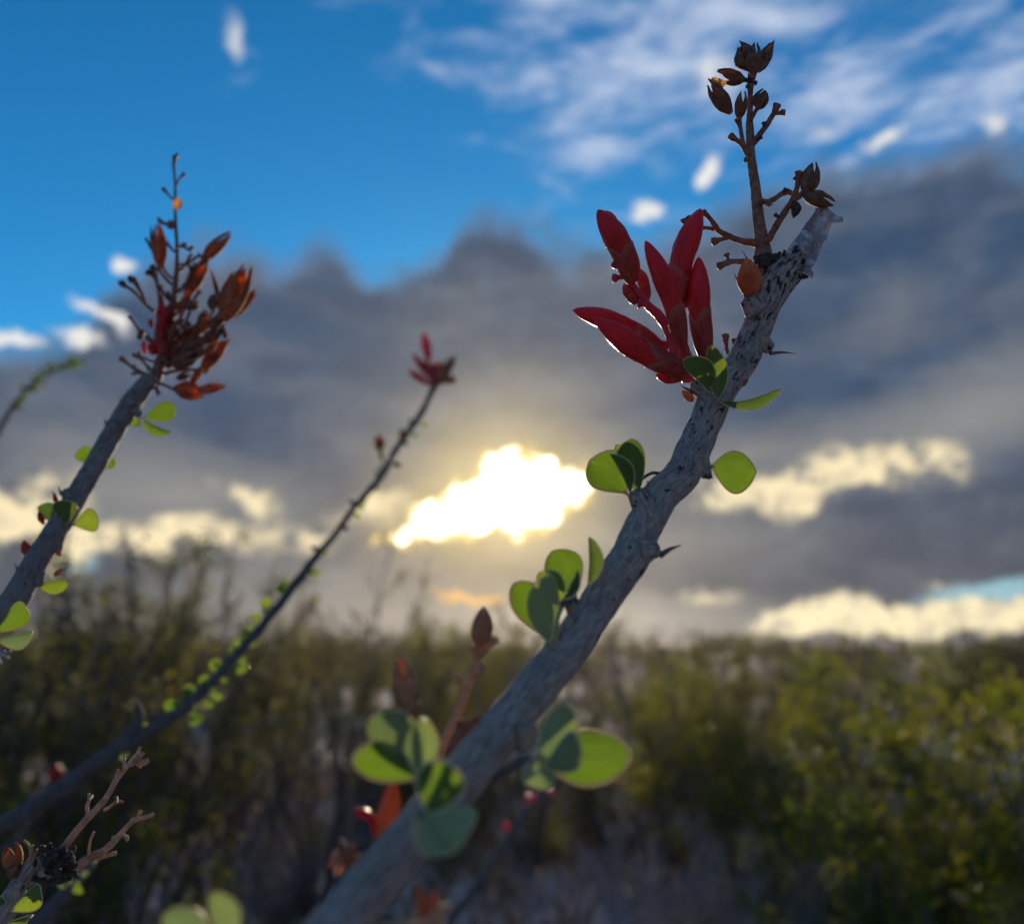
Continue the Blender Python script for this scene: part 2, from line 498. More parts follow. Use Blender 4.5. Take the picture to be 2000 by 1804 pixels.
# ------------------------------------------------------------------ mesh helpers
class MB:
    def __init__(self):
        self.v, self.f, self.mi, self.pos, self.rel = [], [], [], [], []
        self.mats = []

    def slot(self, mat):
        if mat not in self.mats:
            self.mats.append(mat)
        return self.mats.index(mat)

    def grid(self, rows, mat, pos=None, rel=None, close=False):
        """rows: list of equal-length lists of points; joined into quads."""
        s = self.slot(mat)
        b = len(self.v)
        n = len(rows[0])
        for i, r in enumerate(rows):
            for j, p in enumerate(r):
                self.v.append(tuple(p))
                self.pos.append(tuple(pos[i][j]) if pos is not None else (0.0, 0.0, 0.0))
                self.rel.append(rel[i] if rel is not None else 0.0)
        for i in range(len(rows) - 1):
            for j in range(n if close else n - 1):
                k = (j + 1) % n
                self.f.append((b + i * n + j, b + i * n + k, b + (i + 1) * n + k, b + (i + 1) * n + j))
                self.mi.append(s)
        return b

    def fan(self, ring_start, n, tip, mat, flip=False, pos=(0, 0, 0), rel=0.0):
        s = self.slot(mat)
        self.v.append(tuple(tip))
        self.pos.append(tuple(pos))
        self.rel.append(rel)
        t = len(self.v) - 1
        for j in range(n):
            k = (j + 1) % n
            self.f.append((ring_start + k, ring_start + j, t) if flip else (ring_start + j, ring_start + k, t))
            self.mi.append(s)

    def build(self, name, parent=None, origin=(0, 0, 0), label=None, kind=None):
        me = bpy.data.meshes.new(name)
        vv = np.array(self.v, dtype=np.float64) - np.array(origin)[None, :]
        me.from_pydata(vv.tolist(), [], self.f)
        for mt in self.mats:
            me.materials.append(mt)
        me.polygons.foreach_set('material_index', self.mi)
        me.polygons.foreach_set('use_smooth', [True] * len(self.f))
        a = me.attributes.new('pos', 'FLOAT_VECTOR', 'POINT')
        a.data.foreach_set('vector', np.array(self.pos, dtype=np.float32).ravel())
        a = me.attributes.new('rel', 'FLOAT', 'POINT')
        a.data.foreach_set('value', np.array(self.rel, dtype=np.float32))
        me.update()
        o = bpy.data.objects.new(name, me)
        COL.objects.link(o)
        if parent is not None:
            o.parent = parent
        if label:
            o['label'] = label
        if kind:
            o['kind'] = kind
        return o


def catmull(pts, n):
    """pts: list of numpy vectors (any dimension); n samples along the spline, even by parameter length."""
    p = [np.array(q, dtype=float) for q in pts]
    if len(p) == 1:
        return np.array(p * n)
    p = [2 * p[0] - p[1]] + p + [2 * p[-1] - p[-2]]
    seg = len(p) - 3
    # spread samples by chord length
    ch = np.array([np.linalg.norm((p[i + 2] - p[i + 1])[:3]) for i in range(seg)])
    cum = np.concatenate([[0], np.cumsum(ch)])
    out = []
    for s in np.linspace(0, cum[-1], n):
        i = min(int(np.searchsorted(cum, s, side='right')) - 1, seg - 1)
        t = (s - cum[i]) / max(ch[i], 1e-9)
        a, b, c, d = p[i], p[i + 1], p[i + 2], p[i + 3]
        out.append(0.5 * ((2 * b) + (c - a) * t + (2 * a - 5 * b + 4 * c - d) * t * t + (3 * b - a - 3 * c + d) * t ** 3))
    return np.array(out)


def frames(path):
    n = len(path)
    T = np.gradient(path, axis=0)
    T /= np.linalg.norm(T, axis=1)[:, None] + 1e-12
    ref = np.array([0.0, 1.0, 0.0])
    if abs(T[0] @ ref) > 0.9:
        ref = np.array([1.0, 0, 0])
    N = np.zeros_like(path)
    x = ref - T[0] * (ref @ T[0])
    N[0] = x / np.linalg.norm(x)
    for i in range(1, n):
        x = N[i - 1] - T[i] * (N[i - 1] @ T[i])
        N[i] = x / (np.linalg.norm(x) + 1e-12)
    B = np.cross(T, N)
    return T, N, B


def tube(mb, ctrl, mat, seg=10, n=None, amp=0.0, freq=400.0, cap0=True, cap1=True, lobes=None, seed=0.0, stretch=1.0, s0=0.0):
    """ctrl: list of (x, y, z, radius). amp: bumpiness as a share of the radius."""
    if n is None:
        n = max(4, len(ctrl) * 5)
    sm = catmull([np.array(c) for c in ctrl], n)
    path, rad = sm[:, :3], np.maximum(sm[:, 3], 1e-6)
    T, N, B = frames(path)
    ds = np.concatenate([[0], np.cumsum(np.linalg.norm(np.diff(path, axis=0), axis=1))]) + s0
    rows, pos, rel = [], [], []
    for i in range(n):
        row, pr = [], []
        for j in range(seg):
            th = 2 * math.pi * j / seg
            c_, s_ = math.cos(th), math.sin(th)
            r = rad[i]
            if lobes:
                r *= 1 + lobes[1] * math.cos(lobes[0] * th + lobes[2] * ds[i])
            if amp:
                q = Vector((c_ * rad[i] * freq + seed, s_ * rad[i] * freq, ds[i] * freq * stretch))
                r *= 1 + amp * (mnoise.noise(q) + 0.5 * mnoise.noise(q * 2.3))
            row.append(path[i] + (N[i] * c_ + B[i] * s_) * r)
            pr.append((c_ * rad[i], s_ * rad[i], ds[i]))
        rows.append(row)
        pos.append(pr)
        rel.append(i / (n - 1))
    b = mb.grid(rows, mat, pos, rel, close=True)
    if cap0:
        mb.fan(b, seg, path[0] - T[0] * rad[0] * 0.35, mat, flip=True, pos=pos[0][0], rel=0.0)
    if cap1:
        mb.fan(b + (n - 1) * seg, seg, path[-1] + T[-1] * rad[-1] * 0.35, mat, pos=pos[-1][0], rel=1.0)
    return path, rad


def pxc(pts, d0, d1=None):
    """Survey points (px, py, width_px[, depth]) -> control points with radii; depth runs d0..d1 along the list."""
    d1 = d0 if d1 is None else d1
    n = len(pts)
    out = []
    for i, p in enumerate(pts):
        d = p[3] if len(p) > 3 else d0 + (d1 - d0) * i / max(1, n - 1)
        v = at(p[0], p[1], d)
        out.append((v.x, v.y, v.z, 0.5 * p[2] * d / F))
    return out


def thorn(mb, bx, by, tx, ty, w, d, dt=0.0, bend=0.045, mat=None):
    b, t = at(bx, by, d), at(tx, ty, d + dt)
    mid = (b + t) * 0.5 + Vector((t - b).cross(CF)).normalized() * (t - b).length * bend
    r = 0.5 * w * d / F
    tube(mb, [(*b, r), (*(b * 0.55 + mid * 0.45), r * 0.72), (*mid, r * 0.5), (*t, r * 0.06)], mat or M['thorn'], 8, 14, 0.08, 900)


def spindle(mb, B, Mid, T, R, mat, prof='bud', seg=28, n=34, lobes=5, lob=0.085, twist=1.6, amp=0.02, seed=0.0, a0=0.0, a1=2 * math.pi,
            t0=0.0, t1=1.0, grow=1.0, roundtop=False, rimmat=None):
    """A closed bud / pod body about the curve B-Mid-T, or (a0..a1, t0..t1) a scale lying over it."""
    path = catmull([np.array((*B,)), np.array((*Mid,)), np.array((*T,))], n)
    Tn, N, Bn = frames(path)
    full = abs(a1 - a0) > 6.28
    def prf(t):
        if prof == 'bud':
            lo = 0.46 + 0.54 * math.sin(min(1.0, t / 0.30) * math.pi / 2)
            hi = 1.0 - 0.10 * math.sin(min(1, t / 0.6) * math.pi) if t < 0.58 else max(0.0, math.cos((t - 0.58) / 0.42 * math.pi / 2)) ** 0.66
            return lo * hi
        if prof == 'slim':
            lo = 0.5 + 0.5 * math.sin(min(1.0, t / 0.5) * math.pi / 2)
            hi = 1.0 if t < 0.5 else max(0.0, math.cos((t - 0.5) / 0.5 * math.pi / 2)) ** 0.7
            return lo * hi
        if prof == 'ovoid':
            lo = 0.30 + 0.70 * math.sin(min(1.0, t / 0.40) * math.pi / 2)
            hi = 1.0 if t < 0.40 else 0.10 + 0.90 * max(0.0, math.cos((t - 0.40) / 0.60 * math.pi / 2)) ** 0.95
            return lo * hi
        return 1.0
    rows, pos, rel = [], [], []
    for i in range(n):
        u = i / (n - 1)
        row, pr = [], []
        for j in range(seg if full else seg + 1):
            f = j / seg
            tt = t0 + (t1 - t0) * u
            wid = 1.0
            if not full:
                # a scale: rounded top, so the sides end earlier than the middle
                x = 2 * f - 1
                tt = t0 + (t1 - t0) * u * (1.0 - 0.40 * abs(x) ** 2.8 + 0.05 * mnoise.noise(Vector((x * 2.2 + seed, seed * 1.3, 0.5))))
            th = a0 + (a1 - a0) * f
            k = tt * (n - 1)
            i0 = min(int(k), n - 2)
            w = k - i0
            c = path[i0] * (1 - w) + path[i0 + 1] * w
            nn = N[i0] * (1 - w) + N[i0 + 1] * w
            bb = Bn[i0] * (1 - w) + Bn[i0 + 1] * w
            r = R * prf(tt) * grow
            if lobes:
                ph = (lobes * th + twist * tt * 2 * math.pi) / (2 * math.pi)
                saw = ph - math.floor(ph)
                r *= 1 + lob * (saw - 0.5) * min(1.0, 4 * tt)
            if amp:
                q = Vector((math.cos(th) * 1.3 + seed, math.sin(th) * 1.3, tt * 3.0))
                r *= 1 + amp * (mnoise.noise(q * 2.0) + 0.6 * mnoise.noise(q * 5.1))
            row.append(c + (nn * math.cos(th) + bb * math.sin(th)) * r)
            pr.append((math.cos(th), tt if full else u, math.sin(th)))
        rows.append(row)
        pos.append(pr)
        rel.append(t0 + (t1 - t0) * u)
    b = mb.grid(rows, mat, pos, rel, close=full)
    if full:
        mb.fan(b, seg, path[0], mat, flip=True, pos=(0, 0, 0))
    else:
        rm = rimmat or mat
        edge = [np.array(r[0]) for r in rows] + [np.array(p) for p in rows[-1][1:-1]] + [np.array(r[-1]) for r in rows[::-1]]
        edge = edge[::2]
        tube(mb, [(*p, R * 0.024) for p in edge], rm, 6, len(edge) * 2)
    return path


def capsule(mb, B, T, R, mat, nval=3, opened=0.25, seed=0.0, lining=None, rot=0.0, amp=0.10, n=18, m=9, tipx=0.62):
    """A dry seed capsule: nval horny valves, each a curved shell with an inner face, parted at the tip."""
    B, T = np.array((*B,)), np.array((*T,))
    A = T - B
    L = np.linalg.norm(A)
    A /= L
    x = np.cross(A, np.array([0.3, 0.9, 0.2]))
    x /= np.linalg.norm(x)
    y = np.cross(A, x)
    lining = lining or mat
    for k in range(nval):
        c0 = rot + 2 * math.pi * k / nval
        half = math.pi / nval * 1.02
        Lk = L * (1 + 0.16 * mnoise.noise(Vector((seed * 3.1, k * 7.7, 0.4))))
        ok = opened * (1 + 0.7 * mnoise.noise(Vector((seed, k * 3.3, 9.2))))
        outer, inner, po = [], [], []
        for i in range(n):
            t = i / (n - 1)
            lo = 0.28 + 0.72 * math.sin(min(1, t / 0.42) * math.pi / 2)
            hi = 1.0 if t < 0.46 else max(0.0, math.cos((t - 0.46) / 0.54 * math.pi / 2)) ** tipx
            r = R * max(0.14, lo * hi)
            sp = ok * R * 2.0 * max(0.0, t - 0.30) ** 1.4
            wid = half if t < 0.5 else half * (1 - 0.55 * ((t - 0.5) / 0.5) ** 1.5 * min(1, opened * 4))
            mid = x * math.cos(c0) + y * math.sin(c0)
            ro, ri, pr = [], [], []
            for j in range(m):
                q = 2 * j / (m - 1) - 1
                th = c0 + q * wid
                dirv = x * math.cos(th) + y * math.sin(th)
                keel = 1 + 0.08 * (1 - abs(q)) - 0.10 * abs(q) ** 6
                nz = 1 + amp * mnoise.noise(Vector((math.cos(th) * 2 + seed * 5, math.sin(th) * 2, t * 4))) + amp * 0.6 * mnoise.noise(Vector((th * 3 + seed, t * 11, 3)))
                jag = 0.13 * max(0.0, t - 0.72) / 0.28 * mnoise.noise(Vector((th * 5.5 + seed, seed * 2.7, 1.0)))
                bend = A * ((t + jag) * Lk) + mid * sp
                ro.append(B + bend + dirv * r * keel * nz)
                ri.append(B + bend + dirv * (r * keel * nz - 0.10 * R))
                pr.append((math.cos(th), t, math.sin(th)))
            outer.append(ro)
            inner.append(ri)
            po.append(pr)
        rel = [i / (n - 1) for i in range(n)]
        mb.grid(outer, mat, po, rel)
        mb.grid([r[::-1] for r in inner], lining, po, rel)
        rim = [r[0] for r in outer] + outer[-1][1:-1] + [r[-1] for r in outer[::-1]]
        rim_i = [r[0] for r in inner] + inner[-1][1:-1] + [r[-1] for r in inner[::-1]]
        mb.grid([rim_i, rim], mat, [[(0, 0, 0)] * len(rim)] * 2, [0, 0])


def blade(mb, bx, by, tx, ty, w, d0, d1=None, tilt=0.0, cup=0.18, bow=0.10, notch=0.0, wide=0.60, mat=None, rim=True, petiole=0.10, n=22, m=12, skew=0.0, rimk=0.019):
    """An obovate leaf from its foot to its tip (survey points), apparent width w px; tilt turns it about its own axis (degrees)."""
    mat = mat or M['leaf']
    d1 = d0 if d1 is None else d1
    b, t = at(bx, by, d0), at(tx, ty, d1)
    A = t - b
    L = A.length
    A.normalize()
    view = (CC - (b + t) * 0.5).normalized()
    S = A.cross(view).normalized()
    Nn = S.cross(A).normalized()
    c_, s_ = math.cos(math.radians(tilt)), math.sin(math.radians(tilt))
    S, Nn = S * c_ + Nn * s_, Nn * c_ - S * s_
    W = w * 0.5 * (d0 + d1) / F / max(0.3, abs(c_))
    ex = math.log(0.5) / math.log(wide)
    rows, pos, rel = [], [], []
    for i in range(n):
        tt = i / (n - 1)
        tb = max(0.0, (tt - petiole * 0.6) / (1 - petiole * 0.6))
        h = max(0.0, math.sin(math.pi * min(1, tb) ** ex)) ** 0.60 * 0.5 * W
        h = max(h, 0.018 * W) if tt < 0.97 else max(h, 0.004 * W)
        row, pr = [], []
        for j in range(m + 1):
            q = 2 * j / m - 1
            al = tt * L
            if notch and tt > 0.75:
                al -= notch * L * (1 - abs(q)) ** 2 * (tt - 0.75) / 0.25 * 0.5
            z = cup * W * (q * q) * (h / (0.5 * W)) + bow * L * math.sin(math.pi * tt) - 0.0
            z += 0.03 * W * mnoise.noise(Vector((q * 1.6 + bx * 0.1, tt * 2.5, by * 0.1)))
            p = b + A * al + S * (q * h + skew * W * math.sin(math.pi * tt)) - Nn * z
            row.append(p)
            pr.append((q, tt, 0.01 * bx))
        rows.append(row)
        pos.append(pr)
        rel.append(tt)
    mb.grid(rows, mat, pos, rel)
    if rim:
        edge = [r[0] for r in rows] + [r[-1] for r in rows[::-1]]
        tube(mb, [(*p, max(0.00018, rimk * W)) for p in edge], M['rim'], 6, len(edge))  # larger rimk widens the painted sun rim
    # the petiole and midrib stand proud of the blade's back
    k = max(3, int(n * 0.22))
    rib = [(*r[m // 2], 0.022 * W * (1 - 0.9 * i / k) + 0.00008) for i, r in enumerate(rows[:k])]
    tube(mb, rib, M['petiole'], 6, k + 2)


# ------------------------------------------------------------------ scene-graph helpers
def thing(name, loc, label, cat, group=None):
    o = bpy.data.objects.new(name, None)
    o.empty_display_size = 0.05
    COL.objects.link(o)
    o.location = loc
    o['label'] = label
    o['category'] = cat
    if group:
        o['group'] = group
    return o


class Plant:
    """A thing whose parts are authored in world space and stored relative to its root."""
    def __init__(self, name, base, label, cat, group=None):
        self.o = Vector(base)
        self.root = thing(name, self.o, label, cat, group)

    def add(self, name, mb, parent=None, label=None, kind=None):
        return mb.build(name, parent or self.root, self.o, label, kind)

    def leaf(self, *a, label=None, parent=None, **k):
        mb = MB()
        blade(mb, *a, **k)
        return self.add('leaf', mb, parent, label)

    def thorn(self, *a, **k):
        mb = MB()
        thorn(mb, *a, **k)
        return self.add('thorn', mb)

    def pod(self, parent, bx, by, tx, ty, w, d, dt=0.0, opened=0.2, mat=None, seed=0.0, lining=None, nval=3, rot=0.0, name='seed_capsule', amp=0.10):
        mb = MB()
        capsule(mb, at(bx, by, d), at(tx, ty, d + dt), 0.5 * w * d / F, mat or M['pod'], nval, opened, seed, lining, rot, amp)
        return self.add(name, mb, parent)

    def twig(self, mb, pts, d0, d1=None, mat=None, amp=0.16, freq=700.0, seg=10, n=None, seed=0.0):
        tube(mb, pxc(pts, d0, d1), mat or M['stem'], seg, n or len(pts) * 9, amp, freq, seed=seed)

    def knob(self, mb, x0, y0, x1, y1, w, d, mat=None, seed=0.0):
        """A short pedicel ending in the ragged cup a fallen fruit leaves."""
        pts = [(x0, y0, w * 0.62), (x0 * .55 + x1 * .45, y0 * .55 + y1 * .45, w * 0.6), (x0 * .25 + x1 * .75, y0 * .25 + y1 * .75, w * 0.95), (x1, y1, w * 1.05)]
        tube(mb, pxc(pts, d), mat or M['stem'], 12, 18, 0.34, 900.0, seed=seed)

    def bud(self, parent, bx, by, mx, my, tx, ty, w, d, dt=0.0, seed=0.0, calyx=0.42, ncal=2, mat=None, prof='bud', phase=0.0, smat=None):
        B, Mi, T = at(bx, by, d), at(mx, my, d + dt * 0.5), at(tx, ty, d + dt)
        R = 0.5 * w * d / F
        mb = MB()
        spindle(mb, B, Mi, T, R * 0.96, mat or M['petal'], prof, seed=seed)
        o = self.add('flower_bud', mb, parent)
        for k in range(ncal if calyx else 0):
            sb = MB()
            a0 = phase + k * 2 * math.pi / ncal + 0.35 * math.sin(seed * 3)
            spindle(sb, B, Mi, T, R * 0.96, smat or M['sepal'], prof, seg=14, n=18, lobes=0, seed=seed + k, a0=a0, a1=a0 + 3.7,
                    t0=0.0, t1=calyx * (0.92 + 0.22 * math.sin(k * 2.1 + seed)), grow=1.06 + 0.03 * k, rimmat=M['sepal_rim'])
            self.add('sepal', sb, parent)
        return o

# ------------------------------------------------------------------ the desert floor
def ground_h(x, y):
    r = math.hypot(x, y)
    k = min(1.0, max(0.0, (r - 1.0) / 4.0))
    return k * (0.10 * mnoise.noise(Vector((x * 0.35, y * 0.35, 1.7))) + 0.035 * mnoise.noise(Vector((x * 1.3, y * 1.3, 4.1)))) + 0.012 * mnoise.noise(Vector((x * 5, y * 5, 8)))


def build_ground():
    mb = MB()
    m, gg, out = new_mat('desert_soil')
    tcn = gg.new('ShaderNodeTexCoord')
    pos = tcn.outputs['Object']
    n1 = gg.noise(pos, 0.8, 4.0, 0.6)
    n2 = gg.noise(pos, 9.0, 5.0, 0.65)
    n3 = gg.noise(pos, 70.0, 3.0, 0.6)
    col = gg.mix(gg.smooth(n1, 0.35, 0.65), (0.54, 0.40, 0.37), (0.64, 0.51, 0.48))
    col = gg.mix(gg.smooth(n2, 0.52, 0.74, 0.0, 0.6), col, (0.22, 0.155, 0.125))
    col = gg.mix(gg.smooth(n3, 0.55, 0.75, 0.0, 0.6), col, (0.50, 0.40, 0.36))
    gg.put(out.inputs[0], bsdf(gg, col, 0.9, 0.15, gg.mad(n2, 0.7, gg.mul(n3, 0.3)), 0.8, 0.03))
    radii = [0.0001] + list(np.linspace(0.4, 16, 60)) + [18, 21, 25, 30, 38, 50, 70, 110, 180, 320, 600, 1200, 2500]
    rows = []
    for r in radii:
        rows.append([(r * math.sin(a), r * math.cos(a), ground_h(r * math.sin(a), r * math.cos(a)) if r < 60 else 0.0) for a in np.linspace(0, 2 * math.pi, 121)[:-1]])
    mb.grid(rows, m, close=True)
    o = mb.build('ground')
    o['kind'] = 'structure'
    return o


build_ground()


def foliage_material(name, cols, trans, mixf, scale=3.0):
    m, gg, out = new_mat(name)
    tcn = gg.new('ShaderNodeTexCoord')
    pos = tcn.outputs['Object']
    rnd = obj_rand(gg)
    off = gg.vm('ADD', pos, gg.scale(gg.vm('ADD', (0.0, 0.0, 0.0), (7.0, 3.0, 5.0)), rnd))
    n1 = gg.noise(off, scale, 3.0, 0.55)
    n2 = gg.noise(off, scale * 4.3, 3.0, 0.6)
    wn = gg.new('ShaderNodeTexWhiteNoise')
    gg.put(wn.inputs[0], gg.vm('SNAP', pos, (0.02, 0.02, 0.02)))
    a, b, c = cols
    col = gg.mix(gg.smooth(n1, 0.38, 0.62), a, b)
    col = gg.mix(gg.smooth(n2, 0.52, 0.70, 0.0, 0.8), col, c)
    col = gg.scale(col, gg.mad(wn.outputs[0], 0.9, 0.55))
    s = bsdf(gg, col, 0.5, 0.35)
    t = gg.new('ShaderNodeBsdfTranslucent')
    gg.put(t.inputs[0], gg.mix(1.0, col, trans, 'MULTIPLY'))
    gg.put(out.inputs[0], shade_mix(gg, mixf, s, t.outputs[0]))
    return m


FOL = {
    'creosote': foliage_material('creosote_leaf', ((0.055, 0.086, 0.009), (0.120, 0.128, 0.010), (0.25, 0.185, 0.010)), (2.1, 2.0, 0.5), 0.55),
    'olive': foliage_material('olive_leaf', ((0.066, 0.082, 0.018), (0.125, 0.115, 0.018), (0.20, 0.145, 0.020)), (1.9, 1.7, 0.6), 0.52),
    'dark': foliage_material('dark_leaf', ((0.040, 0.050, 0.026), (0.062, 0.068, 0.026), (0.09, 0.075, 0.028)), (1.6, 1.4, 0.8), 0.38),
    'sage': foliage_material('sage_leaf', ((0.22, 0.22, 0.20), (0.30, 0.28, 0.27), (0.20, 0.16, 0.15)), (1.1, 1.1, 1.0), 0.35),
    'straw': foliage_material('straw_blade', ((0.32, 0.22, 0.13), (0.40, 0.29, 0.19), (0.24, 0.14, 0.09)), (1.2, 1.1, 0.9), 0.40),
}
WOOD = dry_material('shrub_wood', (0.09, 0.072, 0.07), (0.18, 0.14, 0.13), None, 60.0, 0.0, 0.8, 0.003)
WOOD_GREY = dry_material('dead_shrub_wood', (0.36, 0.275, 0.275), (0.54, 0.44, 0.44), (0.26, 0.175, 0.165), 50.0, 0.0, 0.8, 0.003)


def shrub_mesh(seed, H, R, nstem, nbr, ntw, nleaf, leaf, fol, wood, vase=0.7, low=0.25, clump=0.03, leaf_w=0.5):
    """Stems fanning from one crown of roots, branchlets on them, twigs on those, leaves round the twigs."""
    r = np.random.default_rng(seed)
    lines = []
    twigs = []
    for s in range(nstem):
        a = 2 * math.pi * (s / nstem) + r.uniform(-0.4, 0.4)
        reach = R * math.sqrt(r.uniform(0.03, 1.0))
        hh = H * (1.0 - 0.35 * (reach / R) ** 2) * r.uniform(0.72, 1.04)
        t = np.linspace(0, 1, 8)[:, None]
        dirv = np.array([math.cos(a), math.sin(a), 0.0])
        p = dirv * reach * (0.12 + 0.88 * t ** (0.6 + 0.8 * vase)) * np.where(t > 0, 1, 0.6) + np.array([0, 0, hh]) * t ** 0.92
        p = p + r.normal(0, 0.016 * H, (8, 3)) * t
        lines.append((p, 0.010 * H / 1.6, 0.0022))
        for b in range(nbr):
            tb = r.uniform(low, 0.97)
            i = min(6, int(tb * 7))
            o = p[i] + (p[i + 1] - p[i]) * (tb * 7 - i)
            L = H * r.uniform(0.10, 0.24) * (1.15 - 0.5 * tb)
            d = (p[i + 1] - p[i]) / (np.linalg.norm(p[i + 1] - p[i]) + 1e-9)
            dv = d * 0.8 + r.normal(0, 0.55, 3) + np.array([0, 0, 0.35])
            dv /= np.linalg.norm(dv)
            q = o + dv * L * np.linspace(0, 1, 5)[:, None] + r.normal(0, 0.012 * H, (5, 3)) * np.linspace(0, 1, 5)[:, None]
            lines.append((q, 0.0042 * H / 1.6, 0.0016))
            twigs.append(q[1:])
            for k in range(ntw):
                j = r.integers(1, 4)
                dv2 = dv * 0.6 + r.normal(0, 0.6, 3) + np.array([0, 0, 0.25])
                dv2 /= np.linalg.norm(dv2)
                q2 = q[j] + dv2 * L * r.uniform(0.25, 0.6) * np.linspace(0, 1, 4)[:, None]
                lines.append((q2, 0.0022, 0.0010))
                twigs.append(q2)
    # wood
    V, Fc = [], []
    for (p, r0, r1) in lines:
        n = len(p)
        T = np.gradient(p, axis=0)
        T /= np.linalg.norm(T, axis=1)[:, None] + 1e-9
        ref = np.array([0.31, 0.95, 0.05])
        N = np.cross(T, ref)
        N /= np.linalg.norm(N, axis=1)[:, None] + 1e-9
        B = np.cross(T, N)
        sides = 5 if r0 > 0.004 else 3
        base = len(V)
        rr = np.linspace(r0, r1, n)
        for i in range(n):
            for j in range(sides):
                th = 2 * math.pi * j / sides
                V.append(p[i] + (N[i] * math.cos(th) + B[i] * math.sin(th)) * rr[i])
        for i in range(n - 1):
            for j in range(sides):
                k = (j + 1) % sides
                Fc.append((base + i * sides + j, base + i * sides + k, base + (i + 1) * sides + k, base + (i + 1) * sides + j))
    ms = bpy.data.meshes.new('stems')
    ms.from_pydata(np.array(V).tolist(), [], Fc)
    ms.materials.append(wood)
    ms.polygons.foreach_set('use_smooth', [True] * len(Fc))
    mf = None
    if nleaf:
        pts = np.concatenate(twigs)
        c = pts[r.integers(0, len(pts), nleaf)] + r.normal(0, clump, (nleaf, 3))
        c[:, 2] = np.maximum(c[:, 2], 0.02)
        d = r.normal(0, 1, (nleaf, 3)) + np.array([0, 0, 0.5])
        d /= np.linalg.norm(d, axis=1)[:, None]
        s = np.cross(d, r.normal(0, 1, (nleaf, 3)))
        s /= np.linalg.norm(s, axis=1)[:, None] + 1e-9
        L = leaf * r.uniform(0.6, 1.3, nleaf)[:, None]
        W = L * leaf_w * 0.5
        up = np.cross(s, d) * L * 0.12
        vs = np.stack([c, c + d * L * 0.5 + s * W + up, c + d * L, c + d * L * 0.5 - s * W + up], axis=1).reshape(-1, 3)
        fs = [(4 * i, 4 * i + 1, 4 * i + 2, 4 * i + 3) for i in range(nleaf)]
        mf = bpy.data.meshes.new('foliage')
        mf.from_pydata(vs.tolist(), [], fs)
        mf.materials.append(fol)
    return ms, mf


SHRUB = {
    'dense': [shrub_mesh(11, 1.0, 0.75, 26, 6, 3, 12500, 0.020, FOL['creosote'], WOOD, 0.5, 0.14, 0.030), shrub_mesh(12, 1.0, 0.75, 26, 6, 3, 12500, 0.020, FOL['creosote'], WOOD, 0.5, 0.14, 0.030)],
    'tall': [shrub_mesh(21, 1.0, 0.50, 22, 8, 3, 9500, 0.012, FOL['olive'], WOOD, 0.8, 0.30, 0.016), shrub_mesh(22, 1.0, 0.50, 20, 8, 3, 9500, 0.012, FOL['olive'], WOOD, 0.8, 0.30, 0.016)],
    'wispy': [shrub_mesh(31, 1.0, 0.36, 11, 6, 2, 2200, 0.011, FOL['olive'], WOOD, 0.9, 0.45, 0.012), shrub_mesh(32, 1.0, 0.36, 9, 6, 2, 2000, 0.011, FOL['olive'], WOOD, 0.9, 0.45, 0.012)],
    'dark': [shrub_mesh(41, 1.0, 0.8, 26, 8, 3, 11000, 0.020, FOL['dark'], WOOD, 0.5, 0.1, 0.035)],
    'sage': [shrub_mesh(51, 1.0, 0.9, 30, 8, 3, 5500, 0.020, FOL['sage'], WOOD_GREY, 0.5, 0.15, 0.035)],
    'dead': [shrub_mesh(61, 1.0, 0.8, 36, 9, 4, 700, 0.016, FOL['straw'], WOOD_GREY, 0.6, 0.15, 0.02)],
}


def place_shrub(kind, var, px, dist, h, wide, label, cat='shrub', group=None, name=None, rz=0.0):
    x = (px - 1000.0) / F * dist / math.cos(PITCH)
    names = {'dense': 'creosote_shrub', 'tall': 'creosote_shrub', 'wispy': 'thin_shrub', 'dark': 'dark_shrub', 'sage': 'grey_shrub', 'dead': 'dead_shrub'}
    ms, mf = SHRUB[kind][var % len(SHRUB[kind])]
    r = thing(name or names[kind], (x, dist, ground_h(x, dist) - 0.02), label, cat, group)
    r.scale = (h * wide, h * wide, h)
    r.rotation_euler = (0, 0, rz)
    a = bpy.data.objects.new('stems', ms)
    COL.objects.link(a)
    a.parent = r
    if mf:
        b = bpy.data.objects.new('foliage', mf)
        COL.objects.link(b)
        b.parent = r
        b['kind'] = 'stuff'
    return r


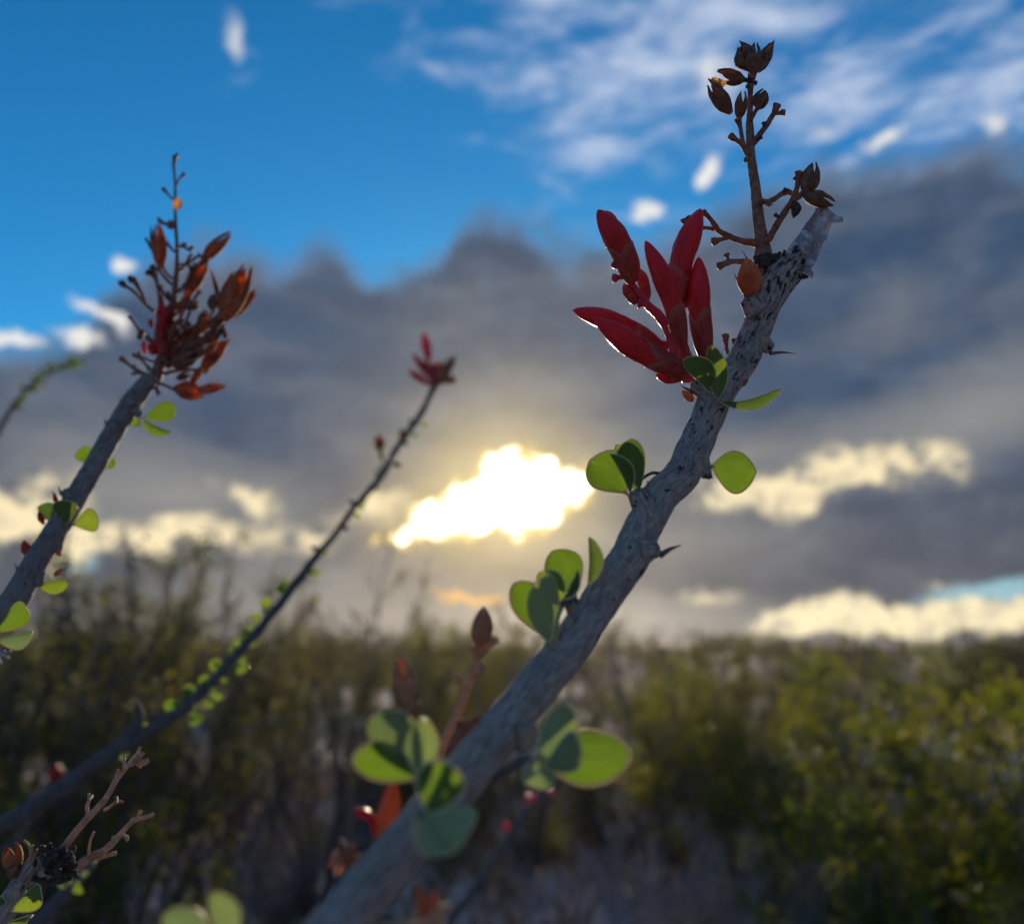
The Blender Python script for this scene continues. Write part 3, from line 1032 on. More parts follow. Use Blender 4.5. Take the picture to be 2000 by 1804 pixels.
near = [
    # kind, var, px, dist, height, width, label
    ('tall', 0, 20, 2.7, 1.66, 1.0, "dark creosote shrub behind the left edge branch"),
    ('tall', 1, 235, 3.1, 1.92, 0.9, "tall twiggy creosote shrub rising right of the left branch against the sky"),
    ('tall', 0, 120, 2.5, 1.52, 0.9, "bushy yellow-olive creosote shrub between the left branch and the tall twiggy shrub"),
    ('tall', 1, 340, 3.5, 1.72, 0.8, "twiggy creosote shrub right of the tall one, behind the slim branch's leaves"),
    ('dense', 0, 90, 2.1, 0.98, 0.9, "low dense olive shrub at the left edge under the tall twiggy shrub"),
    ('wispy', 0, 480, 3.9, 1.82, 1.0, "thin wispy shrub with upright sprays just left of the slim branch"),
    ('wispy', 1, 720, 5.2, 2.05, 1.0, "very thin pale sprays crossing the slim branch below the cloud gap"),
    ('dense', 1, 330, 2.5, 0.70, 0.9, "rounded olive shrub below the bend of the slim branch"),
    ('tall', 0, 790, 6.0, 1.60, 1.0, "hazy open shrub under the sun between the two branches"),
    ('dense', 1, 1500, 4.3, 1.38, 1.0, "broad green shrub topping the skyline right of the main branch"),
    ('dense', 0, 1780, 3.3, 1.25, 1.0, "large yellow-green shrub filling the right side"),
    ('dense', 1, 1975, 2.9, 1.30, 1.0, "dense green shrub against the right edge"),
    ('dense', 0, 1890, 2.2, 0.72, 1.0, "golden olive shrub in the lower right corner"),
    ('dense', 1, 1640, 2.7, 0.82, 1.0, "green shrub low in front of the large yellow-green one"),
    ('sage', 0, 1420, 3.1, 0.72, 1.0, "pale grey low shrub right of the round leaf pair"),
    ('sage', 0, 1720, 2.25, 0.56, 0.8, "small pale grey shrub among the green ones at lower right"),
    ('dead', 0, 1260, 3.2, 0.70, 1.1, "purplish leafless shrub below the round leaf pair"),
    ('dead', 0, 590, 4.2, 0.62, 1.1, "grey leafless shrub on the bare soil left of the main branch"),
    ('dead', 0, 960, 3.0, 0.55, 1.1, "brownish leafless shrub behind the thin purplish cane"),
    ('sage', 0, 450, 3.2, 0.42, 0.9, "low greyish shrub between the bare soil patches on the left"),
    ('dense', 0, 540, 2.4, 0.36, 1.0, "small olive shrub at the bottom edge left of the main branch"),
    ('dense', 1, 1400, 2.2, 0.46, 1.0, "small yellowish shrub at the bottom edge right of the main branch"),
    ('dark', 0, 1190, 5.4, 1.05, 1.0, "dark green shrub right behind the middle of the main branch"),
    ('dark', 0, 860, 5.6, 0.98, 1.0, "dark bluish green shrub behind the tan dry stalk"),
    ('tall', 1, 1310, 5.6, 1.34, 1.0, "olive shrub on the skyline just right of the main branch"),
    ('tall', 1, 590, 6.6, 1.34, 1.0, "open olive shrub behind the bare soil on the left"),
    ('wispy', 0, 560, 4.6, 1.62, 1.1, "wispy sprays behind the middle of the slim branch"),
    ('tall', 0, 880, 5.4, 1.50, 0.7, "narrow feathery shrub just left of the tan stalk's capsule"),
    ('wispy', 1, 660, 4.2, 1.48, 1.2, "thin sprays over the bare soil right of the slim branch"),
    ('wispy', 0, 1030, 5.0, 1.52, 1.1, "thin sprays hidden behind the green leaf cluster of the main branch"),
    ('wispy', 1, 1250, 4.6, 1.46, 1.2, "thin sprays on the skyline close right of the main branch"),
    ('tall', 1, 1400, 5.0, 1.46, 0.8, "feathery olive shrub left of the bright low cloud"),
    ('dead', 0, 230, 2.2, 0.80, 0.9, "dark leafless shrub tangled among the left olive shrubs"),
]
for i, (kind, var, px, dist, h, wide, label) in enumerate(near):
    place_shrub(kind, var, px, dist, h, wide, label, 'shrub', 'desert shrubs', rz=i * 1.37)
rr = np.random.default_rng(3)
WORD = {'tall': 'olive', 'dense': 'green', 'dark': 'dark', 'dead': 'leafless grey', 'wispy': 'wispy', 'sage': 'pale grey'}


ZONES = [(100, "at the left edge"), (260, "behind the left branch's leaves"), (420, "above the slim branch's bend"), (520, "just left of the slim branch"), (620, "just right of the slim branch"),
         (740, "left of the sun gap"), (860, "behind the dry stalks' left leaves"), (960, "straight below the sun gap"), (1080, "behind the tan stalk and main branch"), (1220, "close right of the main branch"),
         (1340, "above the round leaf pair"), (1470, "right of the round leaf pair"), (1600, "below the bright cloud's left end"), (1740, "below the bright cloud's middle"), (1880, "below the pale blue patch"), (9999, "at the right edge")]


def zone(px):
    return next(n for (x, n) in ZONES if px < x)


for i in range(30):
    px = -120 + 2240 * (i + 0.5) / 30 + rr.uniform(-25, 25)
    dist = rr.uniform(8.5, 14.0)
    kind = ['tall', 'dense', 'dark', 'tall', 'wispy', 'dead'][i % 6]
    h = rr.uniform(1.0, 1.5) if px > 1150 else rr.uniform(1.1, 1.75)
    if 380 < px < 800:
        dist += 5.0
    place_shrub(kind, i, px, dist, h, rr.uniform(0.9, 1.3), "blurred %s far shrub on the skyline %s" % (WORD[kind], zone(px)), 'shrub', 'far desert shrubs', rz=i * 2.1)


def build_far_scrub():
    """The scrub at the very horizon: hundreds of bushes that read as one low band."""
    r = np.random.default_rng(17)
    ms, mf = shrub_mesh(71, 1.0, 0.8, 14, 3, 1, 1100, 0.060, FOL['dark'], WOOD, 0.5, 0.1, 0.05)
    fv = np.array([v.co for v in mf.vertices])
    ff = np.array([list(p.vertices) for p in mf.polygons])
    V, Fc, off = [], [], 0
    for i in range(110):
        d = r.uniform(16, 55)
        x = r.uniform(-0.78, 0.78) * d
        h = r.uniform(1.2, 2.0)
        a = r.uniform(0, 6.28)
        R2 = np.array([[math.cos(a), -math.sin(a), 0], [math.sin(a), math.cos(a), 0], [0, 0, 1]])
        V.append((fv @ R2.T) * np.array([h * 1.4, h * 1.4, h]) + np.array([x, d, ground_h(x, d)]))
        Fc.append(ff + off)
        off += len(fv)
    me = bpy.data.meshes.new('far_scrub')
    me.from_pydata(np.concatenate(V).tolist(), [], np.concatenate(Fc).tolist())
    me.materials.append(FOL['dark'])
    o = bpy.data.objects.new('far_scrub', me)
    COL.objects.link(o)
    o['kind'] = 'stuff'
    o['label'] = "dark band of scrub along the horizon"


build_far_scrub()
# low plants scattered over the soil in the middle distance
for i in range(24):
    px = 350 + 1150 * (i + 0.5) / 24
    dist = rr.uniform(4.2, 10.0)
    kind = ['sage', 'dead', 'dense', 'wispy'][i % 4]
    place_shrub(kind, i, px, dist, rr.uniform(0.18, 0.40), rr.uniform(0.9, 1.3), "low %s bush on the bare soil %s" % (WORD[kind], zone(px)), 'shrub', 'low bushes on the soil', rz=i * 1.9)
for (px, dist, h, w, lab) in [(1590, 9.5, 1.50, 0.8, "dark bushy tree crown notching the skyline right of centre"), (1960, 11.0, 1.58, 1.1, "dark tree crown on the skyline at the right edge")]:
    place_shrub('dark', 0, px, dist, h, w, lab, 'tree', None, 'dark_tree')


def build_grass():
    r = np.random.default_rng(9)
    n = 2600
    x0 = r.uniform(-3.5, 3.5, n)
    y0 = r.uniform(2.2, 9.0, n)
    V, Fc = [], []
    for i in range(n):
        z = ground_h(x0[i], y0[i])
        for k in range(6):
            a, l, t = r.uniform(0, 6.28), r.uniform(0.05, 0.20), r.uniform(0.1, 0.7)
            d = np.array([math.cos(a) * t, math.sin(a) * t, 1.0])
            w = np.array([-math.sin(a), math.cos(a), 0]) * 0.0022
            b = np.array([x0[i] + r.normal(0, .02), y0[i] + r.normal(0, .02), z - 0.01])
            s = len(V)
            V += [b - w, b + w, b + d * l * .6 + w * .7, b + d * l + np.array([math.cos(a), math.sin(a), -.4]) * l * .2, b + d * l * .6 - w * .7]
            Fc.append((s, s + 1, s + 2, s + 3, s + 4))
    me = bpy.data.meshes.new('dry_grass')
    me.from_pydata(np.array(V).tolist(), [], Fc)
    me.materials.append(FOL['straw'])
    o = bpy.data.objects.new('dry_grass', me)
    COL.objects.link(o)
    o['kind'] = 'stuff'
    o['label'] = "thin dry straw grass on the pinkish soil"


build_grass()

# ------------------------------------------------------------------ the main branch (right of centre)
_DY = [80, 410, 640, 820, 1190, 1300, 1500, 1804, 2000]
_DD = [0.334, 0.324, 0.312, 0.295, 0.250, 0.236, 0.206, 0.170, 0.150]


def dm(py, off=0.0):
    return float(np.interp(py, _DY, _DD)) + off


GROUP_B = "ocotillo branches leaning to the right"
P = Plant('ocotillo_branch', (-0.50, -0.05, 0.0), "thick grey thorny branch with glossy red flower buds and round green leaves", "branch", GROUP_B)

mb = MB()
cane_px = [(610, 1866, 112), (667, 1800, 108), (715, 1742, 106), (790, 1655, 102), (868, 1560, 98), (945, 1468, 94), (1012, 1385, 90), (1080, 1300, 88), (1122, 1250, 86), (1160, 1192, 80),
           (1180, 1160, 80), (1202, 1130, 80), (1232, 1085, 82), (1250, 1040, 76), (1268, 1008, 76), (1290, 968, 74), (1326, 935, 72), (1343, 905, 70), (1362, 860, 69), (1380, 820, 66),
           (1399, 775, 66), (1424, 738, 63), (1450, 706, 60), (1466, 670, 60), (1478, 640, 61), (1490, 604, 64), (1505, 572, 68), (1522, 545, 70), (1546, 522, 62), (1566, 500, 54)]
ctrl = pxc([(x, y, w * 0.96, dm(y)) for x, y, w in cane_px], 0.3)
tube(mb, ctrl, M['bark'], 48, 420, 0.062, 460.0, stretch=0.34)
# the run down to the ground, below and beside the camera
tube(mb, [(-0.50, -0.05, -0.03, 0.012), (-0.44, -0.02, 0.35, 0.010), (-0.30, 0.05, 0.78, 0.0085), (-0.14, 0.125, 1.08, 0.0065), ctrl[0]], M['bark'], 24, 80, 0.06, 200.0)
# short shoots and swollen nodes
for (x0, y0, w0, x1, y1, w1, dd) in [(1272, 1020, 74, 1244, 960, 40, -0.004), (1250, 1078, 60, 1284, 1070, 34, -0.003), (1140, 1215, 60, 1112, 1178, 22, -0.004),
                                     (1474, 655, 50, 1504, 682, 26, -0.002), (1395, 776, 50, 1354, 752, 30, -0.003), (1350, 915, 50, 1386, 912, 26, 0.0),
                                     (1478, 610, 50, 1459, 584, 32, -0.004), (1364, 880, 44, 1382, 932, 18, -0.001), (1030, 1420, 50, 1014, 1462, 22, -0.001)]:
    d = dm((y0 + y1) / 2, dd)
    tube(mb, pxc([(x0, y0, w0), ((x0 + x1) / 2, (y0 + y1) / 2, (w0 + w1) * 0.46), (x1, y1, w1)], d), M['bark'], 20, 22, 0.14, 420.0, stretch=0.6, seed=x0)
cane = P.add('cane', mb)

# broken, peeling tip of the cane
mb = MB()
tube(mb, pxc([(1548, 528, 60), (1563, 505, 58), (1578, 482, 52), (1590, 458, 46), (1601, 436, 44), (1612, 414, 38)], dm(470, -0.001)), M['bark_peel'], 36, 80, 0.11, 420.0, lobes=(3, 0.10, 160.0), stretch=0.5, seed=3)
tip = P.add('broken_tip', mb, label="pale peeling broken end of the branch")
for i, (bx, by, tx, ty, w) in enumerate([(1606, 425, 1598, 402, 20), (1618, 424, 1614, 404, 16), (1618, 432, 1639, 433, 22), (1576, 484, 1568, 449, 22), (1572, 500, 1566, 462, 26),
                                         (1594, 452, 1588, 431, 12), (1600, 470, 1612, 462, 14), (1574, 520, 1588, 508, 20), (1572, 530, 1580, 541, 18), (1549, 506, 1541, 485, 20)]):
    b = MB()
    spindle(b, at(bx, by, dm(by, -0.003)), at((bx + tx) / 2 + 2, (by + ty) / 2, dm(by, -0.006)), at(tx, ty, dm(by, -0.003 + 0.002 * (i % 3))), 0.5 * w * dm(by) / F, M['bark_peel'],
            'ovoid', 12, 12, 0, 0, 0, 0.5, seed=i * 3.3, a0=math.pi * 0.5, a1=math.pi * 1.5)
    P.add('bark_flake', b, tip)

# --- the old dry panicle standing on the tip
mb = MB()
DP = 0.322
P.twig(mb, [(1496, 528, 44), (1491, 500, 36), (1489, 477, 28), (1484, 446, 24), (1480, 415, 22), (1476, 371, 20), (1470, 330, 18), (1466.5, 300, 17), (1465, 265, 16), (1464, 240, 14),
            (1465, 214, 11), (1465.5, 185, 10), (1466, 165, 14), (1470, 140, 17), (1471, 128, 16)], DP, DP + 0.006, amp=0.07, freq=640.0, seg=20, n=160)
P.twig(mb, [(1482, 478, 17), (1468, 474, 15), (1444, 470, 12), (1419, 460, 12), (1400, 449, 10), (1385, 446, 8), (1369, 444, 8), (1352, 436, 7), (1338, 430, 9), (1332, 434, 12)], DP, DP + 0.004, M['stem_red'], seg=12)
P.twig(mb, [(1402, 449, 11), (1396, 439, 10), (1387, 428, 9), (1380, 420, 10), (1373, 415, 15)], DP, DP - 0.004, M['stem_red'], seg=12, seed=2)
P.knob(mb, 1421, 464, 1391, 473, 14, DP - 0.002, M['stem_red'], 5)
P.knob(mb, 1352, 436, 1342, 424, 11, DP + 0.004, M['dark'], 6)
P.twig(mb, [(1494, 470, 15), (1502, 466, 14), (1511, 450, 13), (1524, 428, 13), (1537, 408, 12), (1549, 389, 12), (1556, 368, 10), (1558, 355, 10), (1560, 342, 15), (1561, 335, 16)], DP - 0.002, DP - 0.006, M['stem_red'], seg=12, seed=8)
P.knob(mb, 1525, 428, 1513, 419, 9, DP - 0.004, M['dark'], 9)
P.knob(mb, 1556, 352, 1552, 347, 10, DP - 0.005, M['dark'], 10)
P.twig(mb, [(1548, 392, 12), (1560, 384, 12), (1568, 378, 12), (1577, 373, 14)], DP - 0.005, DP - 0.006, M['stem_red'], seg=12, seed=11)
P.twig(mb, [(1486, 393, 12), (1500, 394, 11), (1512, 389, 10), (1523, 381, 10), (1535, 375, 12), (1546, 378, 10), (1552, 380, 9)], DP - 0.001, DP + 0.003, M['stem'], 0.28, seg=12, seed=12)
P.knob(mb, 1500, 394, 1502, 402, 11, DP - 0.002, M['stem_red'], 13)
P.knob(mb, 1530, 376, 1535, 370, 10, DP, M['dark'], 14)
P.twig(mb, [(1462, 302, 14), (1454, 288, 12), (1445, 279, 10), (1437, 273, 10), (1430, 268, 14), (1426, 265, 14)], DP + 0.002, DP, M['stem_red'], seg=12, seed=15)
P.twig(mb, [(1454, 288, 9), (1449, 268, 8), (1446, 250, 8), (1443, 240, 12), (1441, 232, 16)], DP + 0.002, DP, M['stem_red'], seg=12, seed=16)
P.twig(mb, [(1466, 286, 12), (1476, 274, 13), (1486, 260, 11), (1498, 243, 11), (1508, 227, 10), (1514, 216, 12), (1518, 204, 17)], DP + 0.003, DP + 0.001, M['stem_red'], seg=12, seed=17)
P.knob(mb, 1513, 222, 1532, 220, 13, DP + 0.001, M['stem_red'], 18)
P.knob(mb, 1493, 248, 1491, 239, 8, DP, M['dark'], 19)
P.knob(mb, 1477, 274, 1487, 267, 9, DP, M['dark'], 20)
P.knob(mb, 1462, 314, 1454, 313, 12, DP, M['stem_red'], 21)
P.twig(mb, [(1466, 236, 8), (1472, 224, 8), (1478, 214, 8), (1485, 208, 9)], DP + 0.002, DP + 0.002, M['stem_red'], seed=22)
P.knob(mb, 1468, 160, 1478, 163, 8, DP, M['dark'], 23)
P.knob(mb, 1466, 170, 1457, 170, 7, DP, M['dark'], 24)
P.twig(mb, [(1468, 158, 10), (1460, 157, 9), (1450, 156, 9)], DP + 0.004, DP + 0.004, M['dark'], seed=25)
P.twig(mb, [(1466, 514, 14), (1448, 511, 12), (1430, 511, 10), (1418, 514, 12), (1408, 518, 15), (1402, 521, 15)], dm(515, -0.004), dm(515, -0.004), M['stem'], 0.25, seg=12, seed=26)
P.knob(mb, 1424, 511, 1418, 496, 11, dm(515, -0.004), M['stem'], 27)
panicle = P.add('seed_head', mb, label="dry brown flower stalk with dark open seed capsules")
for i, (bx, by, tx, ty, w, dd, op, mt, nv, rot) in enumerate([
        (1466, 137, 1444, 90, 40, 0.003, 0.10, 'pod', 3, 0.4), (1469, 146, 1475, 84, 28, -0.004, 0.12, 'pod', 3, 1.0), (1480, 141, 1506, 88, 25, 0.004, 0.20, 'pod', 3, 2.0),
        (1455, 156, 1403, 146, 27, 0.004, 0.55, 'pod', 3, 1.55), (1428, 222, 1386, 165, 31, 0.0, 0.16, 'pod', 3, 0.2), (1443, 234, 1450, 182, 23, -0.003, 0.30, 'pod', 3, 0.9),
        (1480, 213, 1492, 176, 31, 0.002, 0.06, 'pod', 3, 0.3), (1574, 382, 1589, 321, 34, -0.006, 0.14, 'pod', 3, 0.9), (1569, 382, 1626, 398, 30, -0.008, 0.20, 'pod', 3, 0.2),
        (1557, 395, 1551, 424, 19, -0.006, 0.05, 'dark', 3, 0.0)]):
    P.pod(panicle, bx, by, tx, ty, w, DP + dd, opened=op, mat=M[mt], seed=i * 1.7 + 0.3, nval=nv, rot=rot, lining=M['pod_in'] if i == 5 else None)  # yellow lining on one pod paints its lit inner side
for i, (x, y, x2, y2) in enumerate([(1402, 170, 1390, 153), (1404, 168, 1410, 160)]):
    b = MB()
    spindle(b, at(x, y, DP), at((x + x2) / 2 + 2, (y + y2) / 2, DP - 0.001), at(x2, y2, DP), 9 * DP / F, M['pod_in'], 'ovoid', 10, 10, 0, 0, 0, 0.4, seed=i, a0=1.4, a1=4.9)
    P.add('husk', b, panicle)
# blackened stubs about the foot of the old panicle
mb = MB()
for i, (x0, y0, x1, y1, w) in enumerate([(1494, 520, 1487, 498, 30), (1512, 512, 1524, 493, 12), (1526, 512, 1533, 489, 9), (1530, 510, 1545, 496, 8), (1520, 514, 1512, 496, 14), (1552, 540, 1578, 541, 12),
                                        (1540, 546, 1562, 534, 22), (1536, 508, 1528, 499, 16), (1566, 543, 1574, 530, 12), (1482, 512, 1474, 500, 16), (1505, 508, 1500, 494, 16)]):
    tube(mb, pxc([(x0, y0, w), ((x0 + x1) / 2, (y0 + y1) / 2, w * 0.8), (x1, y1, w * 0.55)], dm(510, -0.003)), M['dark'], 10, 12, 0.4, 900.0, seed=i * 2.2)
P.add('charred_stub', mb)

# --- papery scales and thorns on the cane
for i, (bx, by, tx, ty, w, dd, dep) in enumerate([(1462, 579, 1458, 505, 46, -0.004, -0.002), (1354, 783, 1332, 763, 18, -0.002, 0), (1440, 752, 1462, 742, 15, -0.001, 0)]):
    b = MB()
    d = dm(by, dd)
    spindle(b, at(bx, by, d), at((bx + tx) / 2 + (3 if i == 0 else 0), (by + ty) / 2, d + dep), at(tx, ty, d), 0.5 * w * d / F, M['scale'], 'ovoid', 22, 22, 0, 0, 0, 0.10, seed=i * 4.0)
    P.add('dry_bud_scale', b)
for (bx, by, tx, ty, w, dd) in [(1458, 580, 1433, 531, 9, -0.004), (1480, 530, 1449, 489, 9, -0.005), (1502, 690, 1556, 691, 9, -0.001), (1288, 1084, 1332, 1064, 16, -0.002),
                                (1352, 764, 1329, 752, 9, -0.002), (1500, 676, 1512, 671, 9, -0.002), (1389, 930, 1382, 936, 10, 0), (1112, 1150, 1118, 1126, 8, 0.0),
                                (1214, 1046, 1200, 1075, 9, 0.002), (1268, 945, 1262, 938, 7, 0.0)]:
    P.thorn(bx, by, tx, ty, w, dm(by, dd))
mb = MB()
P.knob(mb, 1421, 691, 1416, 653, 13, dm(670, 0.004), M['stem_red'], 31)
P.add('dry_pedicel', mb)
mb = MB()
P.knob(mb, 1434, 676, 1433, 662, 10, dm(670, 0.004), M['stem_red'], 32)
P.add('dry_pedicel', mb)
mb = MB()
P.twig(mb, [(1249, 941, 6), (1258, 932, 6), (1272, 924, 6), (1284, 924, 7), (1296, 928, 9)], dm(930, -0.004), dm(930), M['dark'], 0.1, seed=33)
P.add('dry_pedicel', mb)

# --- the red buds
DB = dm(640, -0.008)
mb = MB()
P.twig(mb, [(1350, 742, 34), (1344, 722, 36), (1334, 700, 38), (1322, 678, 34), (1312, 655, 26), (1302, 636, 22), (1284, 613, 19), (1266, 597, 17), (1252, 580, 16), (1239, 563, 14),
            (1226, 543, 13), (1215, 526, 12)], DB + 0.002, DB - 0.002, M['stalk'], 0.10, 420.0, 20, 120)
P.twig(mb, [(1338, 712, 26), (1336, 690, 24), (1333, 672, 22)], DB - 0.003, DB - 0.005, M['stalk'], 0.1, 420, 14)
P.twig(mb, [(1346, 726, 26), (1364, 716, 24), (1382, 704, 22)], DB + 0.003, DB + 0.004, M['stalk'], 0.1, 420, 14)
P.twig(mb, [(1344, 728, 24), (1334, 722, 24)], DB - 0.004, DB - 0.005, M['stalk'], 0.1, 420, 14)
P.twig(mb, [(1322, 684, 18), (1304, 676, 18), (1288, 674, 20)], DB + 0.004, DB + 0.006, M['stalk'], 0.1, 420, 14)
P.knob(mb, 1262, 596, 1247, 593, 17, DB - 0.003, M['stalk'], 41)
P.knob(mb, 1219, 541, 1197, 543, 17, DB - 0.002, M['stalk'], 42)
P.knob(mb, 1215, 528, 1197, 514, 15, DB - 0.002, M['stalk'], 43)
cluster = P.add('flower_cluster', mb, label="cluster of tight glossy red flower buds")
for i, a in enumerate([
        # bx, by, mx, my, tx, ty, w, depth, dt, calyx, phase
        (1238, 552, 1214, 484, 1167, 409, 52, DB - 0.002, -0.002, 0.50, 2.2, 'petal'),
        (1333, 676, 1310, 580, 1260, 469, 43, DB - 0.009, -0.004, 0.34, 1.6, 'petal'),
        (1322, 590, 1334, 500, 1369, 407, 51, DB + 0.003, 0.004, 0.36, 2.6, 'petal'),
        (1378, 702, 1366, 600, 1365, 501, 47, DB + 0.000, 0.003, 0.46, 1.9, 'petal'),
        (1338, 722, 1260, 690, 1160, 622, 51, DB - 0.010, -0.006, 0.52, 2.4, 'petal'),
        (1292, 678, 1205, 632, 1118, 605, 44, DB + 0.004, 0.002, 0.44, 2.0, 'petal'),
        (1338, 731, 1310, 738, 1280, 732, 24, DB - 0.004, -0.002, 0.50, 1.6, 'petal'),
        (1262, 588, 1258, 556, 1248, 524, 24, DB + 0.003, 0.001, 0.60, 1.6, 'sepal'),
        (1243, 593, 1230, 576, 1218, 554, 21, DB - 0.001, -0.001, 0.60, 1.8, 'sepal'),
        (1340, 600, 1334, 560, 1330, 520, 34, DB + 0.006, 0.002, 0.60, 1.8, 'petal')]):
    bx, by, mx, my, tx, ty, w, d, dt, cal, ph, mt = a
    P.bud(cluster, bx, by, mx, my, tx, ty, w, d, dt, seed=i * 2.3, calyx=cal, phase=ph, mat=M[mt])
b = MB()
spindle(b, at(1200, 470, DB + 0.004), at(1196, 440, DB + 0.004), at(1183, 411, DB + 0.003), 13 * DB / F, M['petal'], 'bud')
P.add('flower_bud', b, cluster)

# --- leaves
d1 = dm(740, -0.014)
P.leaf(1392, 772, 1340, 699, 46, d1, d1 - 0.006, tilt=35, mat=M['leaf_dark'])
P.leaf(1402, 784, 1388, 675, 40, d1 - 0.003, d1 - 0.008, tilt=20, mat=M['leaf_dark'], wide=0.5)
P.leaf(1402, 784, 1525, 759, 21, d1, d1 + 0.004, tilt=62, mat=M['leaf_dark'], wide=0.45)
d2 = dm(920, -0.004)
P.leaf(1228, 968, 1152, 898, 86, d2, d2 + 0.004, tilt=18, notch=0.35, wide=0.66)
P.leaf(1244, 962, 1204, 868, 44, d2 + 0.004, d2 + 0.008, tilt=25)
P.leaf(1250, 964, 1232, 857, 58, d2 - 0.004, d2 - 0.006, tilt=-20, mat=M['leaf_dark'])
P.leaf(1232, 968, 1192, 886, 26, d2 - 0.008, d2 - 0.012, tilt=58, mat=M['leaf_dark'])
P.leaf(1385, 909, 1477, 921, 84, dm(910, 0.002), dm(910, 0.006), tilt=15, wide=0.66, notch=0.1)
d3 = dm(1170, -0.008)
P.leaf(1126, 1166, 1078, 1076, 76, d3 + 0.004, d3 + 0.008, tilt=14, wide=0.62)
P.leaf(1148, 1146, 1150, 1048, 26, d3 + 0.002, d3 + 0.004, tilt=58, mat=M['leaf_dark'], wide=0.5)
P.leaf(1098, 1172, 1128, 1112, 17, d3 - 0.006, d3 - 0.008, tilt=60, mat=M['leaf_dark'], wide=0.5)
P.leaf(1104, 1180, 1052, 1118, 48, d3, d3 + 0.002, tilt=20)
P.leaf(1072, 1250, 1005, 1138, 72, d3 - 0.006, d3 - 0.004, tilt=16, wide=0.58, rimk=0.036)
P.leaf(1084, 1268, 1068, 1118, 64, d3 - 0.012, d3 - 0.016, tilt=-28, mat=M['leaf_pale'], wide=0.52)
mb = MB()
P.twig(mb, [(1128, 1178, 18), (1114, 1170, 14), (1100, 1178, 13), (1090, 1200, 12), (1080, 1250, 11)], d3 + 0.004, d3 - 0.008, M['thorn'], 0.15)
P.add('leaf_shoot', mb)
mb = MB()
P.twig(mb, [(965, 1520, 16), (990, 1506, 14), (1026, 1483, 12), (1044, 1480, 9)], dm(1490, 0.0), dm(1490, -0.004), M['thorn'], 0.15)
P.add('leaf_shoot', mb)
d4 = dm(1480, -0.004)
P.leaf(1050, 1475, 1233, 1472, 104, d4, d4 + 0.004, tilt=10, wide=0.54, cup=0.10, rimk=0.036)
P.leaf(1050, 1484, 1110, 1376, 70, d4 - 0.006, d4 - 0.004, tilt=24, wide=0.55, mat=M['leaf_pale'], rimk=0.040)
P.leaf(1054, 1470, 1066, 1540, 66, d4 - 0.010, d4 - 0.014, tilt=30, wide=0.55, mat=M['leaf_pale'])
P.leaf(1060, 1500, 1128, 1438, 62, d4 - 0.012, d4 - 0.016, tilt=34, wide=0.55, mat=M['leaf_pale'])
d5 = dm(1520, -0.012)
P.leaf(828, 1520, 730, 1396, 88, d5, d5 - 0.004, tilt=15, wide=0.58, mat=M['leaf_pale'])
P.leaf(822, 1520, 688, 1480, 74, d5 - 0.002, d5 - 0.002, tilt=22, wide=0.58, rimk=0.042)
P.leaf(820, 1520, 824, 1400, 48, d5 + 0.002, d5 + 0.002, tilt=30, mat=M['leaf_pale'], wide=0.55)
d6 = dm(1570, -0.024)
P.leaf(836, 1598, 862, 1484, 96, d6, d6 + 0.004, tilt=15, wide=0.60, rimk=0.036)
P.leaf(826, 1590, 922, 1612, 90, d6 - 0.004, d6 - 0.010, tilt=28, mat=M['leaf_pale'], wide=0.58)
P.leaf(810, 1592, 884, 1660, 44, d6 - 0.008, d6 - 0.010, tilt=50, mat=M['leaf_pale'], wide=0.55)
mb = MB()
P.twig(mb, [(850, 1570, 22), (838, 1560, 18), (826, 1535, 16), (822, 1515, 12)], dm(1560, -0.006), d5, M['thorn'], 0.2)
P.add('leaf_shoot', mb)
mb = MB()
P.twig(mb, [(850, 1590, 20), (838, 1594, 16), (822, 1590, 12)], dm(1590, -0.010), d6, M['thorn'], 0.2)
P.add('leaf_shoot', mb)

# --- lower dry stalks beside the cane
D7 = dm(1400, 0.010)
mb = MB()
P.twig(mb, [(846, 1500, 20), (862, 1464, 20), (880, 1420, 19), (897, 1386, 18), (911, 1345, 18), (924, 1312, 18), (932, 1280, 20), (936, 1262, 24)], D7, D7 + 0.004, M['stem_tan'], 0.18, 420, 14, 90)
P.knob(mb, 906, 1342, 892, 1318, 15, D7, M['stem_tan'], 51)
P.knob(mb, 922, 1316, 946, 1304, 19, D7, M['stem_tan'], 52)
P.twig(mb, [(934, 1284, 13), (948, 1268, 13), (958, 1257, 13), (968, 1247, 19)], D7 + 0.002, D7, M['stem_tan'], seed=53)
P.knob(mb, 930, 1288, 918, 1262, 16, D7, M['stem_tan'], 54)
stalk = P.add('dry_stalk', mb, label="pale tan dry stalk ending in one brown capsule")
P.pod(stalk, 936, 1264, 948, 1183, 40, D7, opened=0.05, mat=M['pod_tan'], seed=4.4)
mb = MB()
P.twig(mb, [(858, 1500, 22), (884, 1470, 22), (900, 1440, 26), (912, 1424, 24), (926, 1410, 18), (938, 1400, 16)], D7 - 0.006, D7 - 0.006, M['stem_red'], 0.25, 420, 12, 50)
P.knob(mb, 908, 1430, 897, 1408, 16, D7 - 0.006, M['stem_red'], 55)
P.knob(mb, 930, 1406, 944, 1398, 15, D7 - 0.006, M['stem_red'], 56)
P.knob(mb, 930, 1412, 942, 1418, 13, D7 - 0.006, M['stem_tan'], 57)
P.add('spent_flower', mb)
mb = MB()
P.twig(mb, [(806, 1440, 18), (798, 1418, 20), (802, 1400, 18), (806, 1384, 20)], D7 - 0.02, D7 - 0.018, M['stem_red'], 0.2)
P.knob(mb, 802, 1402, 814, 1371, 14, D7 - 0.018, M['stem_red'], 58)
s2 = P.add('dry_stalk', mb)
